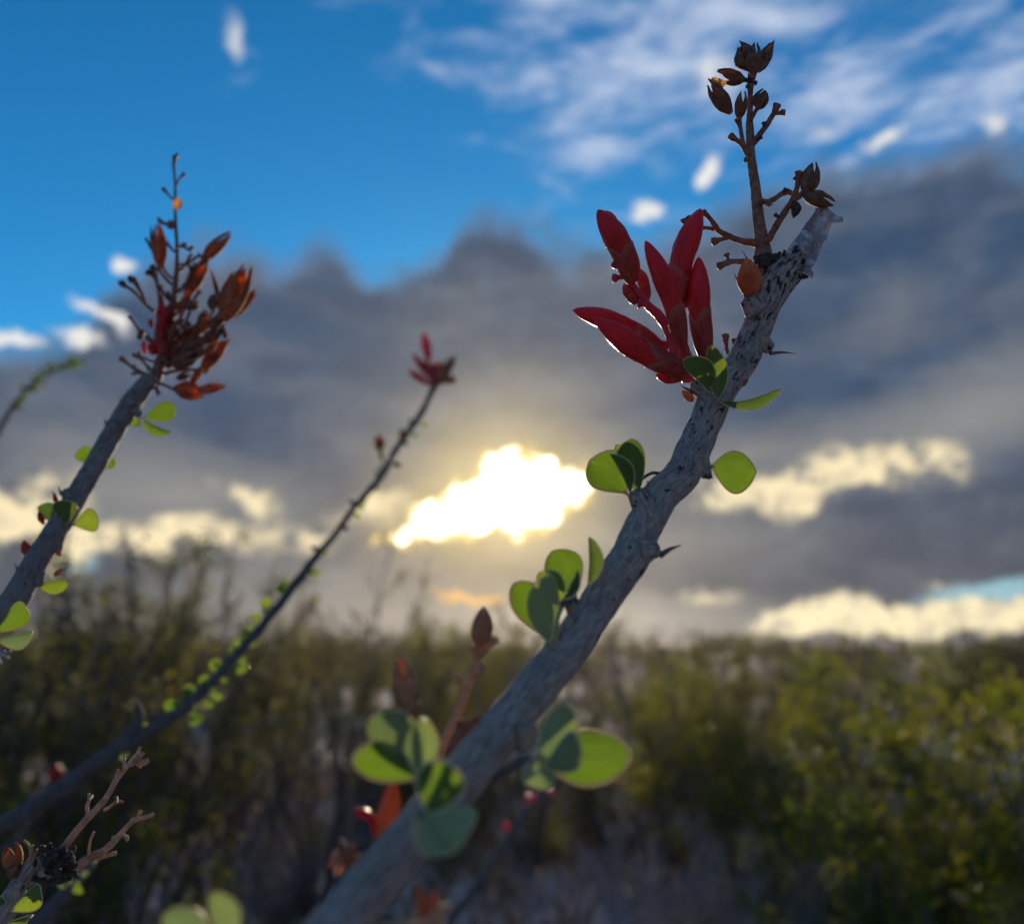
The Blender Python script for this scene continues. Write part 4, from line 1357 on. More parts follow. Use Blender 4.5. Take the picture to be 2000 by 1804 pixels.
P.pod(s2, 805, 1384, 778, 1284, 41, D7 - 0.018, opened=0.10, mat=M['pod_tan'], seed=7.1, lining=M['pod_in'], rot=1.1)
D8 = dm(1580, 0.004)
P.bud(None, 742, 1632, 760, 1580, 769, 1523, 42, D8, 0.0, seed=3.0, calyx=0, mat=M['orange'], prof='slim')
b = MB()
tube(b, pxc([(736, 1630, 14), (728, 1602, 16), (712, 1588, 18), (692, 1584, 14)], D8), M['petal'], 10, 30, 0.2, 400)
P.knob(b, 740, 1640, 752, 1610, 20, D8, M['sepal'], 61)
P.add('spent_flower', b, label="curled red spent flower")
b = MB()
for i, (x0, y0, x1, y1, w) in enumerate([(680, 1690, 664, 1640, 26), (672, 1680, 648, 1668, 28), (680, 1680, 690, 1648, 22), (668, 1690, 655, 1706, 18), (690, 1690, 702, 1672, 20), (676, 1668, 640, 1690, 14)]):
    tube(b, pxc([(x0, y0, w * 0.6), ((x0 + x1) / 2, (y0 + y1) / 2, w), (x1, y1, w * 0.35)], dm(1690, 0.006)), M['pod_tan'] if i % 2 else M['stem_red'], 10, 16, 0.3, 420, seed=i)
P.add('spent_flower', b, label="crumpled reddish brown spent flower")
b = MB()
for i, (x0, y0, x1, y1, w) in enumerate([(832, 1790, 814, 1728, 30), (836, 1780, 858, 1740, 24), (836, 1790, 880, 1768, 26), (826, 1786, 800, 1774, 18), (840, 1800, 850, 1770, 24), (838, 1810, 870, 1800, 30),
                                        (830, 1804, 740, 1806, 12)]):
    tube(b, pxc([(x0, y0, w * 0.7), ((x0 + x1) / 2, (y0 + y1) / 2, w), (x1, y1, w * 0.3)], dm(1790, -0.008)), M['orange'] if i < 2 else M['stem_tan'], 10, 18, 0.25, 420, seed=i * 3)
P.add('spent_flower', b, label="orange star-shaped spent flower")

# ------------------------------------------------------------------ the branch on the left edge
Q = Plant('ocotillo_branch', (-0.80, 0.20, 0.0), "grey branch at the left edge topped by a bushy dried brown seed head", "branch", GROUP_B)
DL = 0.46


def dl(py):
    return float(np.interp(py, [290, 740, 1200, 1300], [0.48, 0.46, 0.385, 0.37]))


mb = MB()
lp = [(-70, 1262, 60), (-30, 1225, 57), (16, 1187, 54), (44, 1145, 50), (79, 1083, 46), (104, 1045, 43), (128, 1006, 42), (161, 950, 40), (190, 900, 39), (215, 855, 38), (240, 812, 38), (262, 780, 38), (283, 752, 34), (298, 736, 30)]
lc = pxc([(x, y, w, dl(y)) for x, y, w in lp], DL)
tube(mb, lc, M['bark_plain'], 32, 220, 0.07, 330.0, stretch=0.55, seed=9)
tube(mb, [(-0.80, 0.20, -0.03, 0.012), (-0.74, 0.23, 0.40, 0.011), (-0.60, 0.28, 0.80, 0.009), (-0.40, 0.335, 1.10, 0.0075), lc[0]], M['bark_plain'], 20, 70, 0.06, 200)
for (x0, y0, w0, x1, y1, w1) in [(262, 792, 30, 252, 776, 22), (228, 840, 30, 214, 828, 20), (140, 975, 34, 128, 958, 24), (262, 800, 24, 274, 812, 14), (60, 1120, 36, 38, 1112, 20), (72, 1120, 34, 76, 1144, 16), (112, 1050, 30, 116, 1078, 8)]:
    tube(mb, pxc([(x0, y0, w0), ((x0 + x1) / 2, (y0 + y1) / 2, (w0 + w1) * .46), (x1, y1, w1)], dl(y0) - 0.002), M['bark_plain'], 16, 14, 0.15, 420, seed=x0)
Q.add('cane', mb)
for (bx, by, tx, ty, w) in [(250, 790, 231, 776, 7), (210, 834, 204, 816, 8), (212, 836, 208, 822, 7), (122, 966, 113, 948, 8), (110, 974, 101, 957, 7), (37, 1116, 29, 1098, 8), (306, 760, 308, 776, 9)]:
    Q.thorn(bx, by, tx, ty, w, dl(by) - 0.002)
dd = dl(810)
Q.leaf(277, 817, 342, 792, 38, dd, dd + 0.004, tilt=18, wide=0.62)
Q.leaf(277, 818, 335, 845, 19, dd, dd - 0.004, tilt=52, wide=0.5)
Q.leaf(276, 820, 258, 833, 17, dd, dd + 0.004, tilt=20)
Q.leaf(192, 890, 146, 893, 34, dl(890) + 0.006, dl(890) + 0.010, tilt=18, wide=0.58)
Q.leaf(202, 918, 218, 892, 22, dl(890) + 0.005, dl(890) + 0.007, tilt=20)
dd = dl(1010) - 0.006
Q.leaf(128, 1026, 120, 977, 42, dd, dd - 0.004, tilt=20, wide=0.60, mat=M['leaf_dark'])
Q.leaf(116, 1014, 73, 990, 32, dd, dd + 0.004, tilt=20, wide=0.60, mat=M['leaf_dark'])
Q.leaf(140, 1026, 190, 1008, 46, dd + 0.004, dd + 0.006, tilt=12, notch=0.3, wide=0.64)
Q.leaf(74, 1145, 133, 1140, 28, dl(1140) + 0.002, dl(1140) + 0.004, tilt=20, wide=0.5)
dd = dl(1200) - 0.010
Q.leaf(-10, 1238, 49, 1182, 44, dd, dd - 0.004, tilt=20, wide=0.60)
Q.leaf(-10, 1250, 62, 1240, 34, dd - 0.004, dd - 0.008, tilt=30, wide=0.58, mat=M['leaf_pale'])
for i, (bx, by, tx, ty, w) in enumerate([(113, 985, 107, 962, 10), (86, 1024, 76, 996, 12), (60, 1086, 46, 1054, 20), (106, 1124, 124, 1112, 10), (112, 1074, 120, 1086, 10)]):
    b = MB()
    d = dl(by) - 0.002
    spindle(b, at(bx, by, d), at((bx + tx) / 2 - 2, (by + ty) / 2, d), at(tx, ty, d), 0.5 * w * d / F, M['sepal'] if i < 3 else M['scale'], 'ovoid', 14, 16, 3, 0.06, 1, 0.1, seed=i)
    Q.add('leaf_bud', b)
mb = MB()
for i, (x0, y0, x1, y1, w) in enumerate([(-20, 1290, 8, 1270, 14), (0, 1280, 20, 1270, 9), (4, 1276, 18, 1286, 8), (-6, 1284, 2, 1296, 10), (2, 1268, 12, 1258, 8)]):
    tube(mb, pxc([(x0, y0, w), ((x0 + x1) / 2, (y0 + y1) / 2, w * 0.8), (x1, y1, w * 0.5)], dl(1270)), M['bark_peel'], 10, 12, 0.4, 800, seed=i)
Q.add('bark_flake', mb)

DQ = 0.468
mb = MB()
Q.twig(mb, [(300, 744, 26), (307, 728, 24), (316, 700, 21), (322.5, 681, 19), (332, 630, 15), (339, 590, 13), (343, 550, 11), (345, 529, 9), (346, 490, 7), (344, 453, 7), (342, 407, 6), (342, 361, 5), (340, 335, 5), (339, 320, 6), (341, 304, 8)], DQ, DQ + 0.006, amp=0.12, seg=14, n=120)
tw = [[(345, 360, 4), (350, 350, 4), (356, 344, 6), (360, 339, 9)], [(340, 392, 4), (332, 384, 4), (325, 376, 6), (319, 369, 9)], [(341, 318, 6), (344, 308, 5), (346, 302, 6)],
      [(341, 440, 8), (334, 436, 12), (328, 438, 9), (320, 436, 8), (313, 432, 9), (309, 426, 5)], [(301, 608, 7), (286, 596, 6), (270, 578, 6), (256, 565, 7), (247, 560, 8), (240, 555, 14)],
      [(284, 592, 5), (276, 572, 6), (268, 558, 9), (258, 543, 12)], [(304, 674, 7), (290, 664, 6), (274, 648, 6), (262, 632, 5), (252, 619, 8)], [(274, 652, 6), (276, 650, 14), (272, 660, 10)],
      [(290, 736, 7), (276, 729, 6), (260, 719, 6), (248, 709, 7), (236, 700, 12)], [(286, 732, 5), (272, 728, 6), (258, 730, 7)], [(292, 724, 5), (280, 706, 5), (268, 698, 5), (260, 692, 8)],
      [(312, 600, 7), (310, 570, 6), (306, 550, 7), (298, 538, 7), (288, 532, 13)], [(308, 552, 6), (302, 530, 7), (296, 518, 12)], [(335, 556, 6), (324, 544, 6), (314, 532, 6), (306, 522, 8)],
      [(341, 492, 5), (332, 482, 6), (325, 473, 7)], [(304, 498, 6), (296, 486, 6), (288, 472, 5), (284, 466, 6)], [(325, 640, 6), (322, 610, 6), (316, 590, 9), (313, 576, 10)],
      [(342, 642, 6), (350, 625, 6), (358, 608, 7), (362, 602, 6)], [(357, 645, 6), (366, 622, 6), (374, 598, 6), (382, 580, 6), (390, 568, 9)], [(374, 600, 5), (380, 590, 9)],
      [(350, 528, 5), (362, 516, 5), (370, 502, 6), (374, 496, 5)], [(362, 516, 5), (376, 508, 6), (384, 502, 6), (392, 498, 10)], [(368, 510, 5), (372, 540, 5), (356, 560, 6)],
      [(308, 748, 8), (322, 752, 6), (334, 758, 6), (342, 760, 8)], [(320, 730, 8), (345, 724, 7), (370, 722, 6), (392, 722, 6)], [(322, 710, 12), (345, 690, 10), (366, 668, 9), (392, 644, 9), (412, 628, 8), (430, 612, 7)],
      [(326, 716, 12), (352, 700, 10), (380, 682, 9), (408, 664, 8), (428, 648, 8), (438, 634, 8)], [(398, 640, 6), (410, 620, 6), (420, 600, 7)], [(436, 640, 6), (438, 650, 10), (440, 658, 8)],
      [(334, 700, 8), (352, 660, 7), (362, 640, 7)], [(424, 622, 6), (432, 618, 6), (440, 620, 6)], [(306, 742, 8), (306, 760, 8), (312, 768, 6)]]
for i, t in enumerate(tw):
    dz = 0.010 * math.sin(i * 2.4)
    Q.twig(mb, t, DQ + dz * 0.3, DQ + dz, M['stem_red'] if i % 3 else M['stem'], 0.25, 700, 9, seed=i * 1.3)
for i in range(34):
    u = random.Random(i * 7 + 1)
    k = u.uniform(0.0, 0.85)
    x0, y0 = np.interp(k, [0, .2, .45, .7, 1], [305, 322, 340, 345, 343]), np.interp(k, [0, .2, .45, .7, 1], [738, 682, 590, 515, 430])
    a = u.uniform(-0.3, 1.25) if i % 4 else u.uniform(2.2, 3.0)
    L = u.uniform(16, 48) * (1.1 - 0.5 * k)
    dz = u.uniform(-0.010, 0.010)
    x1, y1 = x0 + L * math.cos(a), y0 - L * math.sin(a)
    Q.twig(mb, [(x0, y0, 6), (x0 + .5 * L * math.cos(a + .2), y0 - .5 * L * math.sin(a + .2), 5), (x1, y1, 6), (x1 + 4 * math.cos(a), y1 - 5, 9 + 3 * (i % 2))], DQ, DQ + dz, M['stem_red'] if i % 2 else M['stem'], 0.3, 700, 8, seed=i * 2.2)
head = Q.add('seed_head', mb, label="bushy dried brown seed head with pointed pods")
pods = [(350, 612, 372, 566, 16, .2, 'pod_red'), (366, 560, 384, 520, 15, .2, 'pod'), (330, 668, 352, 622, 18, .2, 'pod_red'), (372, 700, 406, 678, 17, .2, 'pod_red'), (388, 640, 404, 604, 18, .2, 'pod'), (344, 740, 372, 730, 15, .2, 'pod'),
        (410, 640, 436, 622, 16, .25, 'pod'), (322, 700, 336, 664, 16, .1, 'pod'), (314, 526, 309, 440, 27, .16, 'pod_red'), (306, 512, 295, 449, 13, .1, 'pod_red'), (394, 510, 450, 456, 25, .10, 'pod_red'), (362, 580, 402, 506, 28, .14, 'pod_red'), (392, 520, 408, 498, 12, .1, 'pod_red'),
        (438, 628, 478, 528, 40, .30, 'pod_red'), (446, 622, 496, 570, 24, .2, 'pod_red'), (432, 618, 460, 536, 28, .25, 'pod_red'), (432, 600, 414, 532, 9, .0, 'pod_red'), (394, 723, 443, 664, 27, .14, 'pod_red'),
        (340, 758, 396, 768, 34, .16, 'pod_red'), (384, 764, 435, 754, 20, .1, 'pod_red'), (372, 752, 394, 716, 14, .1, 'pod_red'), (412, 604, 426, 574, 25, .05, 'pod'),
        (340, 716, 386, 690, 28, .15, 'pod'), (352, 690, 402, 660, 28, .15, 'pod'), (360, 668, 394, 634, 26, .15, 'pod'), (380, 650, 412, 618, 24, .15, 'pod_red'), (396, 668, 430, 646, 24, .15, 'pod'),
        (336, 690, 362, 646, 18, .1, 'pod'), (330, 700, 350, 664, 18, .1, 'pod_red'), (402, 690, 424, 664, 15, .1, 'pod_red'), (330, 446, 342, 434, 14, .2, 'dark'), (240, 560, 237, 547, 13, .2, 'dark'),
        (300, 536, 290, 526, 12, .3, 'dark'), (262, 552, 252, 540, 13, .2, 'dark'), (398, 730, 410, 700, 14, .1, 'pod_red')]
for i, (bx, by, tx, ty, w, op, mt) in enumerate(pods):
    Q.pod(head, bx, by, tx, ty, w, DQ + 0.012 * math.sin(i * 1.9), dt=0.006 * math.cos(i * 2.7), opened=op, mat=M[mt], seed=i * 1.1, rot=i * 0.9, amp=0.06)
b = MB()
spindle(b, at(345, 410, DQ), at(347, 398, DQ), at(352, 386, DQ), 9 * DQ / F, M['pod_in'], 'ovoid', 10, 10, 0, 0, 0, 0.3, a0=1.2, a1=5.0)
Q.add('husk', b, head)
for i, (bx, by, tx, ty, w, mt) in enumerate([(310, 674, 322, 612, 22, 'petal'), (318, 660, 331, 592, 17, 'petal'), (304, 692, 300, 668, 22, 'petal'), (298, 640, 296, 622, 10, 'petal'), (284, 690, 282, 664, 10, 'petal_pink'),
                                            (312, 640, 316, 590, 13, 'petal'), (320, 694, 318, 660, 20, 'sepal')]):
    Q.bud(head, bx, by, (bx + tx) / 2 - 3, (by + ty) / 2, tx, ty, w, DQ - 0.006 + 0.003 * (i % 3), seed=i * 1.4, calyx=0.35 if i < 2 else 0, mat=M[mt], smat=M['sepal'])

# ------------------------------------------------------------------ the slim branch in the middle
R_ = Plant('ocotillo_branch', (-0.95, 0.35, 0.0), "slim dark blurred branch tipped with pink and russet buds beside the bright cloud gap", "branch", GROUP_B)


def dr(py):
    return float(np.interp(py, [640, 780, 1400, 1640], [1.0, 0.98, 0.66, 0.55]))


mb = MB()
rp = [(-60, 1652, 46), (0, 1612, 44), (60, 1578, 42), (130, 1530, 40), (200, 1480, 38), (290, 1428, 36), (360, 1382, 33), (430, 1315, 29), (468, 1272, 26), (505, 1230, 24), (552, 1172, 21), (600, 1108, 19), (626, 1076, 16),
      (655, 1043, 14), (678, 1010, 14), (702, 980, 14), (724, 955, 15), (748, 926, 15), (765, 893, 14), (785, 860, 14), (806, 832, 14), (824, 805, 14), (840, 774, 13), (846, 758, 14)]
rc = pxc([(x, y, w * (0.86 if y < 1200 else 0.76), dr(y)) for x, y, w in rp], 0.9)
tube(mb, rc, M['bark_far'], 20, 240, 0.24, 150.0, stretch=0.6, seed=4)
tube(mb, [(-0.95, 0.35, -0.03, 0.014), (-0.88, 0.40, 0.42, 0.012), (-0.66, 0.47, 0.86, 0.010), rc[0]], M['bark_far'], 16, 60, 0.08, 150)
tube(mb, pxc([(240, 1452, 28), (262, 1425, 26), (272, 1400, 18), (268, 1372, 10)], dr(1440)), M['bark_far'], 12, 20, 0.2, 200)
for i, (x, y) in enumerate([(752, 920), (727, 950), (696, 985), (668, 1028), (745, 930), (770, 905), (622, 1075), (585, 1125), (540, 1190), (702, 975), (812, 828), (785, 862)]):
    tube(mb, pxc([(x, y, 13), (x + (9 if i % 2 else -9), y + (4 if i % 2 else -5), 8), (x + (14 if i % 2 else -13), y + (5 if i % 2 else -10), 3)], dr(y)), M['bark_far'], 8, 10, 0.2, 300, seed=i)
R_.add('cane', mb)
lv = [(824, 822, 834, 832, 12), (805, 845, 815, 852, 10), (785, 852, 778, 838, 10), (740, 895, 748, 884, 12), (700, 985, 712, 992, 12), (690, 1000, 704, 1008, 11), (622, 1080, 640, 1078, 12), (604, 1108, 626, 1122, 16),
      (596, 1118, 612, 1112, 14), (556, 1162, 538, 1146, 20), (562, 1150, 552, 1136, 14), (530, 1190, 508, 1172, 22), (520, 1200, 512, 1186, 14), (506, 1218, 494, 1200, 16), (488, 1250, 472, 1232, 18), (486, 1250, 498, 1262, 12),
      (470, 1270, 450, 1272, 14), (432, 1312, 408, 1294, 26), (434, 1310, 420, 1290, 16), (452, 1292, 484, 1306, 26), (456, 1300, 478, 1284, 16), (410, 1338, 390, 1322, 26), (404, 1345, 394, 1330, 18),
      (388, 1362, 352, 1350, 30), (366, 1372, 362, 1342, 24), (348, 1386, 318, 1376, 26), (350, 1388, 336, 1372, 18), (372, 1388, 392, 1412, 30), (376, 1392, 376, 1408, 20), (398, 1362, 420, 1376, 20), (408, 1352, 436, 1362, 14),
      (286, 1432, 284, 1410, 12)]
for i in range(11):
    u = random.Random(i + 40)
    k = u.uniform(0.05, 0.95)
    ys = 1110 + k * 420
    xs = float(np.interp(ys, [1108, 1230, 1315, 1382, 1428, 1530], [600, 505, 430, 360, 290, 130]))
    sgn = -1 if i % 2 else 1
    lv.append((xs + 5 * sgn, ys + 4 * sgn, xs + sgn * u.uniform(14, 26), ys + sgn * u.uniform(2, 20) - 4, u.uniform(11, 19)))
for i, (bx, by, tx, ty, w) in enumerate(lv):
    R_.leaf(bx, by, tx, ty, w * 0.92, dr(by) - 0.004 + 0.008 * (i % 2), tilt=15 + 10 * (i % 3), n=10, m=6)
mb = MB()
R_.twig(mb, [(845, 766, 14), (845, 745, 13), (838, 715, 9), (834, 690, 8)], dr(740), dr(740), M['stalk'])
R_.twig(mb, [(845, 764, 12), (858, 742, 12), (872, 726, 12), (882, 712, 10)], dr(740), dr(740), M['stem_red'])
R_.twig(mb, [(852, 752, 8), (874, 742, 8), (888, 744, 7)], dr(740), dr(740), M['stem'])
R_.twig(mb, [(748, 905, 6), (745, 890, 5), (743, 880, 5)], dr(880), dr(880), M['stem_red'])
tuft = R_.add('flower_cluster', mb, label="small tuft of pink buds and russet dry flowers")
for i, (bx, by, tx, ty, w, mt) in enumerate([(838, 705, 827, 648, 20, 'petal_pink'), (842, 740, 806, 690, 15, 'petal'), (840, 752, 796, 722, 15, 'petal'), (842, 735, 822, 702, 14, 'petal'), (850, 748, 848, 704, 16, 'petal'),
                                            (834, 690, 840, 664, 10, 'petal_pink')]):
    R_.bud(tuft, bx, by, (bx + tx) / 2, (by + ty) / 2, tx, ty, w, dr(720), seed=i, calyx=0.0, mat=M[mt], prof='slim')
for i, (bx, by, tx, ty, w, mt) in enumerate([(854, 748, 876, 716, 24, 'pod_red'), (858, 738, 862, 706, 20, 'pod_red'), (870, 730, 886, 696, 17, 'pod'), (872, 748, 890, 738, 14, 'pod_red'), (743, 882, 740, 850, 19, 'pod_red'), (788, 856, 784, 840, 14, 'pod_red')]):
    R_.pod(tuft, bx, by, tx, ty, w, dr(by), mat=M[mt], seed=i, opened=0.15)

# ------------------------------------------------------------------ the stub in the lower left corner
S_ = Plant('ocotillo_branch', (-0.42, 0.10, 0.0), "dark weathered branch stub in the lower left corner with two bare tan flower stalks", "branch", GROUP_B)
DS = 0.30
mb = MB()
sp_px = [(-40, 1880, 48), (-10, 1820, 44), (10, 1779, 42), (26, 1748, 38), (42, 1716, 34), (58, 1694, 30), (74, 1677, 26), (88, 1654, 20)]
sc_ = pxc(sp_px, DS - 0.01, DS)
tube(mb, sc_, M['bark'], 24, 90, 0.16, 400, stretch=0.6, seed=21)
tube(mb, [(-0.42, 0.10, -0.03, 0.012), (-0.39, 0.13, 0.5, 0.010), (-0.30, 0.20, 0.95, 0.007), sc_[0]], M['bark'], 16, 60, 0.06, 200)
tube(mb, pxc([(36, 1724, 26), (70, 1708, 30), (100, 1696, 34), (124, 1690, 34), (142, 1692, 20)], DS), M['bark'], 18, 40, 0.3, 420, seed=22)
S_.add('cane', mb)
mb = MB()
for i in range(26):
    a = i * 2.39996
    r = 24 * math.sqrt(i / 26)
    x, y = 116 + r * math.cos(a) * 1.15, 1686 + r * math.sin(a)
    tube(mb, pxc([(x, y, 13), (x + 4 * math.cos(a), y + 4 * math.sin(a), 15), (x + 9 * math.cos(a), y + 8 * math.sin(a) - 3, 8)], DS - 0.006 - 0.003 * math.cos(i)), M['dark'], 8, 10, 0.5, 900, seed=i)
for i, (x0, y0, x1, y1, w) in enumerate([(92, 1660, 98, 1646, 14), (84, 1664, 82, 1650, 10), (100, 1664, 106, 1654, 10), (138, 1672, 146, 1652, 12), (140, 1700, 150, 1712, 14), (60, 1712, 96, 1724, 12), (96, 1724, 140, 1714, 14)]):
    tube(mb, pxc([(x0, y0, w), ((x0 + x1) / 2, (y0 + y1) / 2, w * .9), (x1, y1, w * .5)], DS - 0.003), M['dark'], 8, 10, 0.5, 900, seed=i * 5)
S_.add('charred_knot', mb)
mb = MB()
S_.twig(mb, [(122, 1658, 15), (147, 1625, 14), (173, 1595, 14), (190, 1578, 13), (205, 1561, 12), (217, 1541, 11), (226, 1524, 10), (236, 1512, 9), (247, 1498, 9), (258, 1482, 8), (268, 1472, 8), (273, 1458, 5)], DS, DS + 0.02, M['stem_tan'], 0.16, 600, 12, 90)
for i, t in enumerate([[(171, 1597, 8), (170, 1575, 7), (174, 1562, 6), (173, 1549, 5)], [(174, 1562, 5), (180, 1554, 6)], [(203, 1582, 7), (218, 1573, 6), (228, 1566, 8), (241, 1566, 5)], [(228, 1568, 5), (228, 1556, 5)], [(226, 1526, 7), (228, 1512, 6), (231, 1502, 6)],
                       [(244, 1502, 6), (242, 1486, 6), (243, 1474, 5)], [(250, 1496, 7), (266, 1488, 9), (282, 1488, 12), (290, 1482, 7)], [(262, 1486, 8), (272, 1478, 10), (280, 1470, 6)], [(150, 1628, 7), (146, 1618, 6)], [(262, 1486, 7), (275, 1498, 5)]]):
    S_.twig(mb, t, DS + 0.008, DS + 0.012, M['stem_tan'], 0.3, seed=i)
S_.add('dry_stalk', mb, label="upper bare tan flower stalk")
mb = MB()
S_.twig(mb, [(142, 1698, 20), (162, 1684, 17), (184, 1671, 16), (204, 1660, 14), (222, 1643, 13), (236, 1628, 11), (250, 1612, 9), (262, 1602, 9), (280, 1597, 8), (298, 1592, 8)], DS - 0.002, DS + 0.01, M['stem_tan'], 0.18, 600, 12, 80)
for i, t in enumerate([[(172, 1674, 6), (174, 1652, 5), (178, 1636, 5), (184, 1623, 5)], [(190, 1676, 8), (206, 1672, 8), (218, 1668, 8), (227, 1666, 10)], [(262, 1604, 7), (270, 1592, 6), (275, 1582, 8)], [(250, 1612, 7), (256, 1602, 6), (261, 1598, 8)],
                       [(240, 1630, 7), (247, 1634, 6), (249, 1640, 7)], [(222, 1643, 6), (222, 1634, 8)], [(290, 1594, 7), (300, 1590, 9)], [(140, 1690, 10), (142, 1676, 9), (140, 1664, 6)]]):
    S_.twig(mb, t, DS + 0.002, DS + 0.004, M['stem_tan'], 0.3, seed=i + 30)
S_.add('dry_stalk', mb, label="lower bare tan flower stalk")
mb = MB()
for i, t in enumerate([[(52, 1700, 8), (57, 1680, 7), (61, 1664, 6), (56, 1650, 5), (46, 1640, 5)], [(60, 1690, 6), (66, 1674, 5), (72, 1658, 5)], [(58, 1664, 5), (64, 1650, 5)]]):
    S_.twig(mb, t, DS - 0.004, DS - 0.004, M['stem_tan'], 0.25, seed=i + 60)
S_.add('dry_pedicel', mb)
b = MB()
capsule(b, at(26, 1702, DS - 0.004), at(22, 1648, DS - 0.004), 17 * DS / F, M['scale'], 3, 0.35, 2.0, M['scale'])
S_.add('seed_capsule', b, label="papery orange and white open capsule")
b = MB()
capsule(b, at(20, 1712, DS - 0.006), at(36, 1686, DS - 0.006), 13 * DS / F, M['pod'], 3, 0.2, 5.0)
S_.add('seed_capsule', b)
S_.leaf(18, 1780, 80, 1738, 42, DS - 0.014, DS - 0.016, tilt=20, wide=0.58)
S_.leaf(14, 1800, 56, 1794, 30, DS - 0.016, DS - 0.020, tilt=40, wide=0.55)
S_.leaf(-10, 1776, 6, 1752, 16, DS - 0.01, tilt=30, mat=M['leaf_dark'])

# ------------------------------------------------------------------ further canes
T_ = Plant('ocotillo_branch', (-1.10, 0.70, 0.0), "blurred grey cane running out from under the lower left stub", "branch", GROUP_B)
mb = MB()
tc_ = pxc([(20, 1856, 34), (68, 1806, 32), (100, 1774, 30), (130, 1742, 27), (155, 1712, 24), (174, 1690, 18), (188, 1672, 10)], 0.62, 0.70)
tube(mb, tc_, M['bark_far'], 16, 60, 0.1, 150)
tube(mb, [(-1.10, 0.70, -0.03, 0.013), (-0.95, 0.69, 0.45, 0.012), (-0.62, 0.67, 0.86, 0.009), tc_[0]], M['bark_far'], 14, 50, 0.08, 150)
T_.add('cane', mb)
for i, (bx, by, tx, ty, w) in enumerate([(140, 1742, 156, 1728, 26), (134, 1730, 116, 1720, 24), (128, 1734, 128, 1716, 20), (160, 1700, 170, 1706, 14)]):
    T_.leaf(bx, by, tx, ty, w, 0.64, tilt=20, n=10, m=6, mat=M['leaf'] if i == 0 else M['leaf_pale'])

U_ = Plant('ocotillo_branch', (0.05, 0.02, 0.0), "short leafy shoot whose pale blurred leaf tips rise over the bottom edge", "branch", GROUP_B)
mb = MB()
tube(mb, [(0.05, 0.02, -0.03, 0.010), (0.02, 0.06, 0.5, 0.008), (-0.03, 0.10, 1.0, 0.006), (*at(390, 1990, 0.155), 0.005), (*at(402, 1900, 0.157), 0.003)], M['bark_plain'], 16, 90, 0.06, 300)
U_.add('cane', mb)
U_.leaf(440, 1870, 414, 1742, 54, 0.155, 0.158, tilt=40, wide=0.55, mat=M['leaf_pale'])
U_.leaf(412, 1880, 318, 1786, 66, 0.155, 0.160, tilt=30, wide=0.58, mat=M['leaf_pale'])

V_ = Plant('ocotillo_branch', (-1.75, 1.0, 0.0), "small green leafy twig tip entering at the left edge below the cloud rim", "branch", GROUP_B)
mb = MB()
vc = pxc([(-80, 960, 12), (-30, 890, 11), (0, 838, 11), (24, 798, 10), (60, 754, 9), (96, 728, 8), (130, 714, 8), (158, 706, 6)], 1.25, 1.35)
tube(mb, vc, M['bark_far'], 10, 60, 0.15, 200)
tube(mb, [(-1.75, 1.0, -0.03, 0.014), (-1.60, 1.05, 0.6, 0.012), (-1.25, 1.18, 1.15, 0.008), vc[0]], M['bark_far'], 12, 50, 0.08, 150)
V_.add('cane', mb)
random.seed(5)
for i in range(30):
    u = i / 30
    k = 0.42 + 0.58 * u
    xx = np.interp(k, [0, .25, .5, .62, .75, .87, 1], [-30, 0, 40, 60, 96, 130, 162])
    yy = np.interp(k, [0, .25, .5, .62, .75, .87, 1], [890, 838, 780, 754, 728, 714, 706])
    a = random.uniform(-2.6, 0.5)
    L = random.uniform(11, 20)
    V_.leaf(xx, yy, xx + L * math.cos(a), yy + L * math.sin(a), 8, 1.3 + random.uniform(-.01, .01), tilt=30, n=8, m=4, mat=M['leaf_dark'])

W_ = Plant('ocotillo_branch', (-0.15, 1.1, 0.0), "thin purplish cane with tiny red buds rising to the round lower leaf pair", "branch", GROUP_B)
mb = MB()
wc = pxc([(820, 1900, 17), (885, 1790, 16), (930, 1730, 15), (975, 1665, 14), (1018, 1600, 13), (1050, 1556, 12), (1068, 1530, 9)], 1.05, 1.25)
tube(mb, wc, M['bark_far'], 12, 60, 0.12, 150)
tube(mb, [(-0.15, 1.1, -0.03, 0.012), (-0.14, 1.08, 0.4, 0.009), wc[0]], M['bark_far'], 12, 30, 0.08, 150)
W_.add('cane', mb)
for i, (bx, by, tx, ty, w) in enumerate([(1040, 1566, 1026, 1552, 20), (1044, 1562, 1042, 1548, 16), (1070, 1550, 1082, 1542, 14), (994, 1622, 984, 1602, 17)]):
    W_.bud(None, bx, by, (bx + tx) / 2, (by + ty) / 2, tx, ty, w, 1.15, seed=i, calyx=0, mat=M['petal_pink'], prof='ovoid')

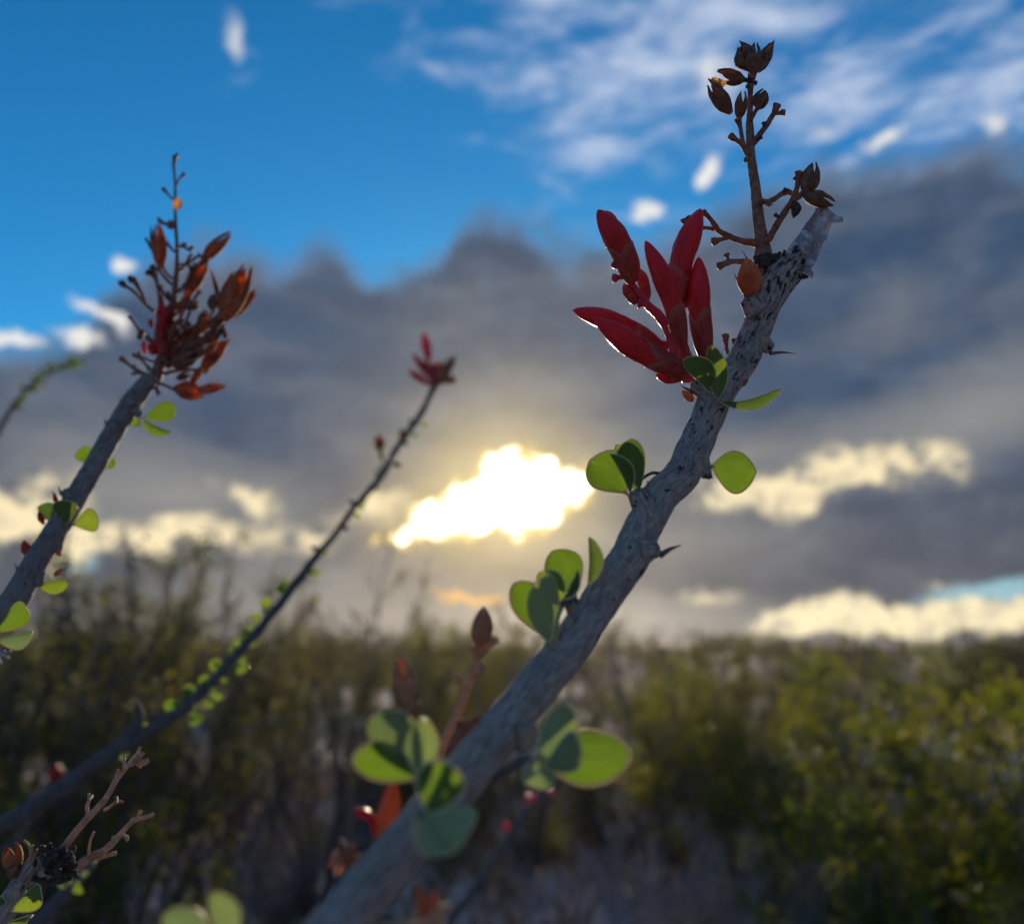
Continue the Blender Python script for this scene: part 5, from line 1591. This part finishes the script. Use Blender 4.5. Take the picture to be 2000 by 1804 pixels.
X_ = Plant('ocotillo_branch', (-2.1, 1.9, 0.0), "distant dark thin cane with one red bud in front of the left shrubs", "branch", GROUP_B)
mb = MB()
xc = pxc([(40, 1640, 12), (70, 1580, 12), (96, 1530, 11), (108, 1505, 10)], 1.5, 1.5)
tube(mb, xc, M['bark_far'], 10, 24, 0.12, 150)
tube(mb, [(-2.1, 1.9, -0.03, 0.012), (-1.75, 1.75, 0.5, 0.009), xc[0]], M['bark_far'], 10, 24, 0.08, 150)
X_.add('cane', mb)
for i, (bx, by, tx, ty, w) in enumerate([(106, 1525, 100, 1500, 20), (112, 1520, 120, 1498, 20), (108, 1510, 112, 1490, 18)]):
    X_.bud(None, bx, by, (bx + tx) / 2, (by + ty) / 2, tx, ty, w, 1.5, seed=i, calyx=0, mat=M['petal'], prof='ovoid')

# ------------------------------------------------------------------ scattering volume added to stand for lens glare near the sun
def build_glare_haze():
    m = bpy.data.materials.new('glare_haze_volume')
    m.use_nodes = True
    t = m.node_tree
    t.nodes.clear()
    out = t.nodes.new('ShaderNodeOutputMaterial')
    v = t.nodes.new('ShaderNodeVolumePrincipled')
    v.inputs['Color'].default_value = (0.93, 0.88, 0.84, 1)
    v.inputs['Density'].default_value = 0.0005
    v.inputs['Anisotropy'].default_value = 0.76
    t.links.new(v.outputs[0], out.inputs['Volume'])
    x, y0, y1, z0, z1 = 70.0, -20.0, 80.0, -1.5, 3.4
    vs = [(-x, y0, z0), (x, y0, z0), (x, y1, z0), (-x, y1, z0), (-x, y0, z1), (x, y0, z1), (x, y1, z1), (-x, y1, z1)]
    fs = [(3, 2, 1, 0), (4, 5, 6, 7), (0, 1, 5, 4), (1, 2, 6, 5), (2, 3, 7, 6), (3, 0, 4, 7)]
    me = bpy.data.meshes.new('glare_haze')
    me.from_pydata(vs, [], fs)
    me.materials.append(m)
    o = bpy.data.objects.new('glare_haze', me)
    COL.objects.link(o)
    o['kind'] = 'stuff'
    o['label'] = "thin volume added to stand for lens glare around the low sun"


build_glare_haze()
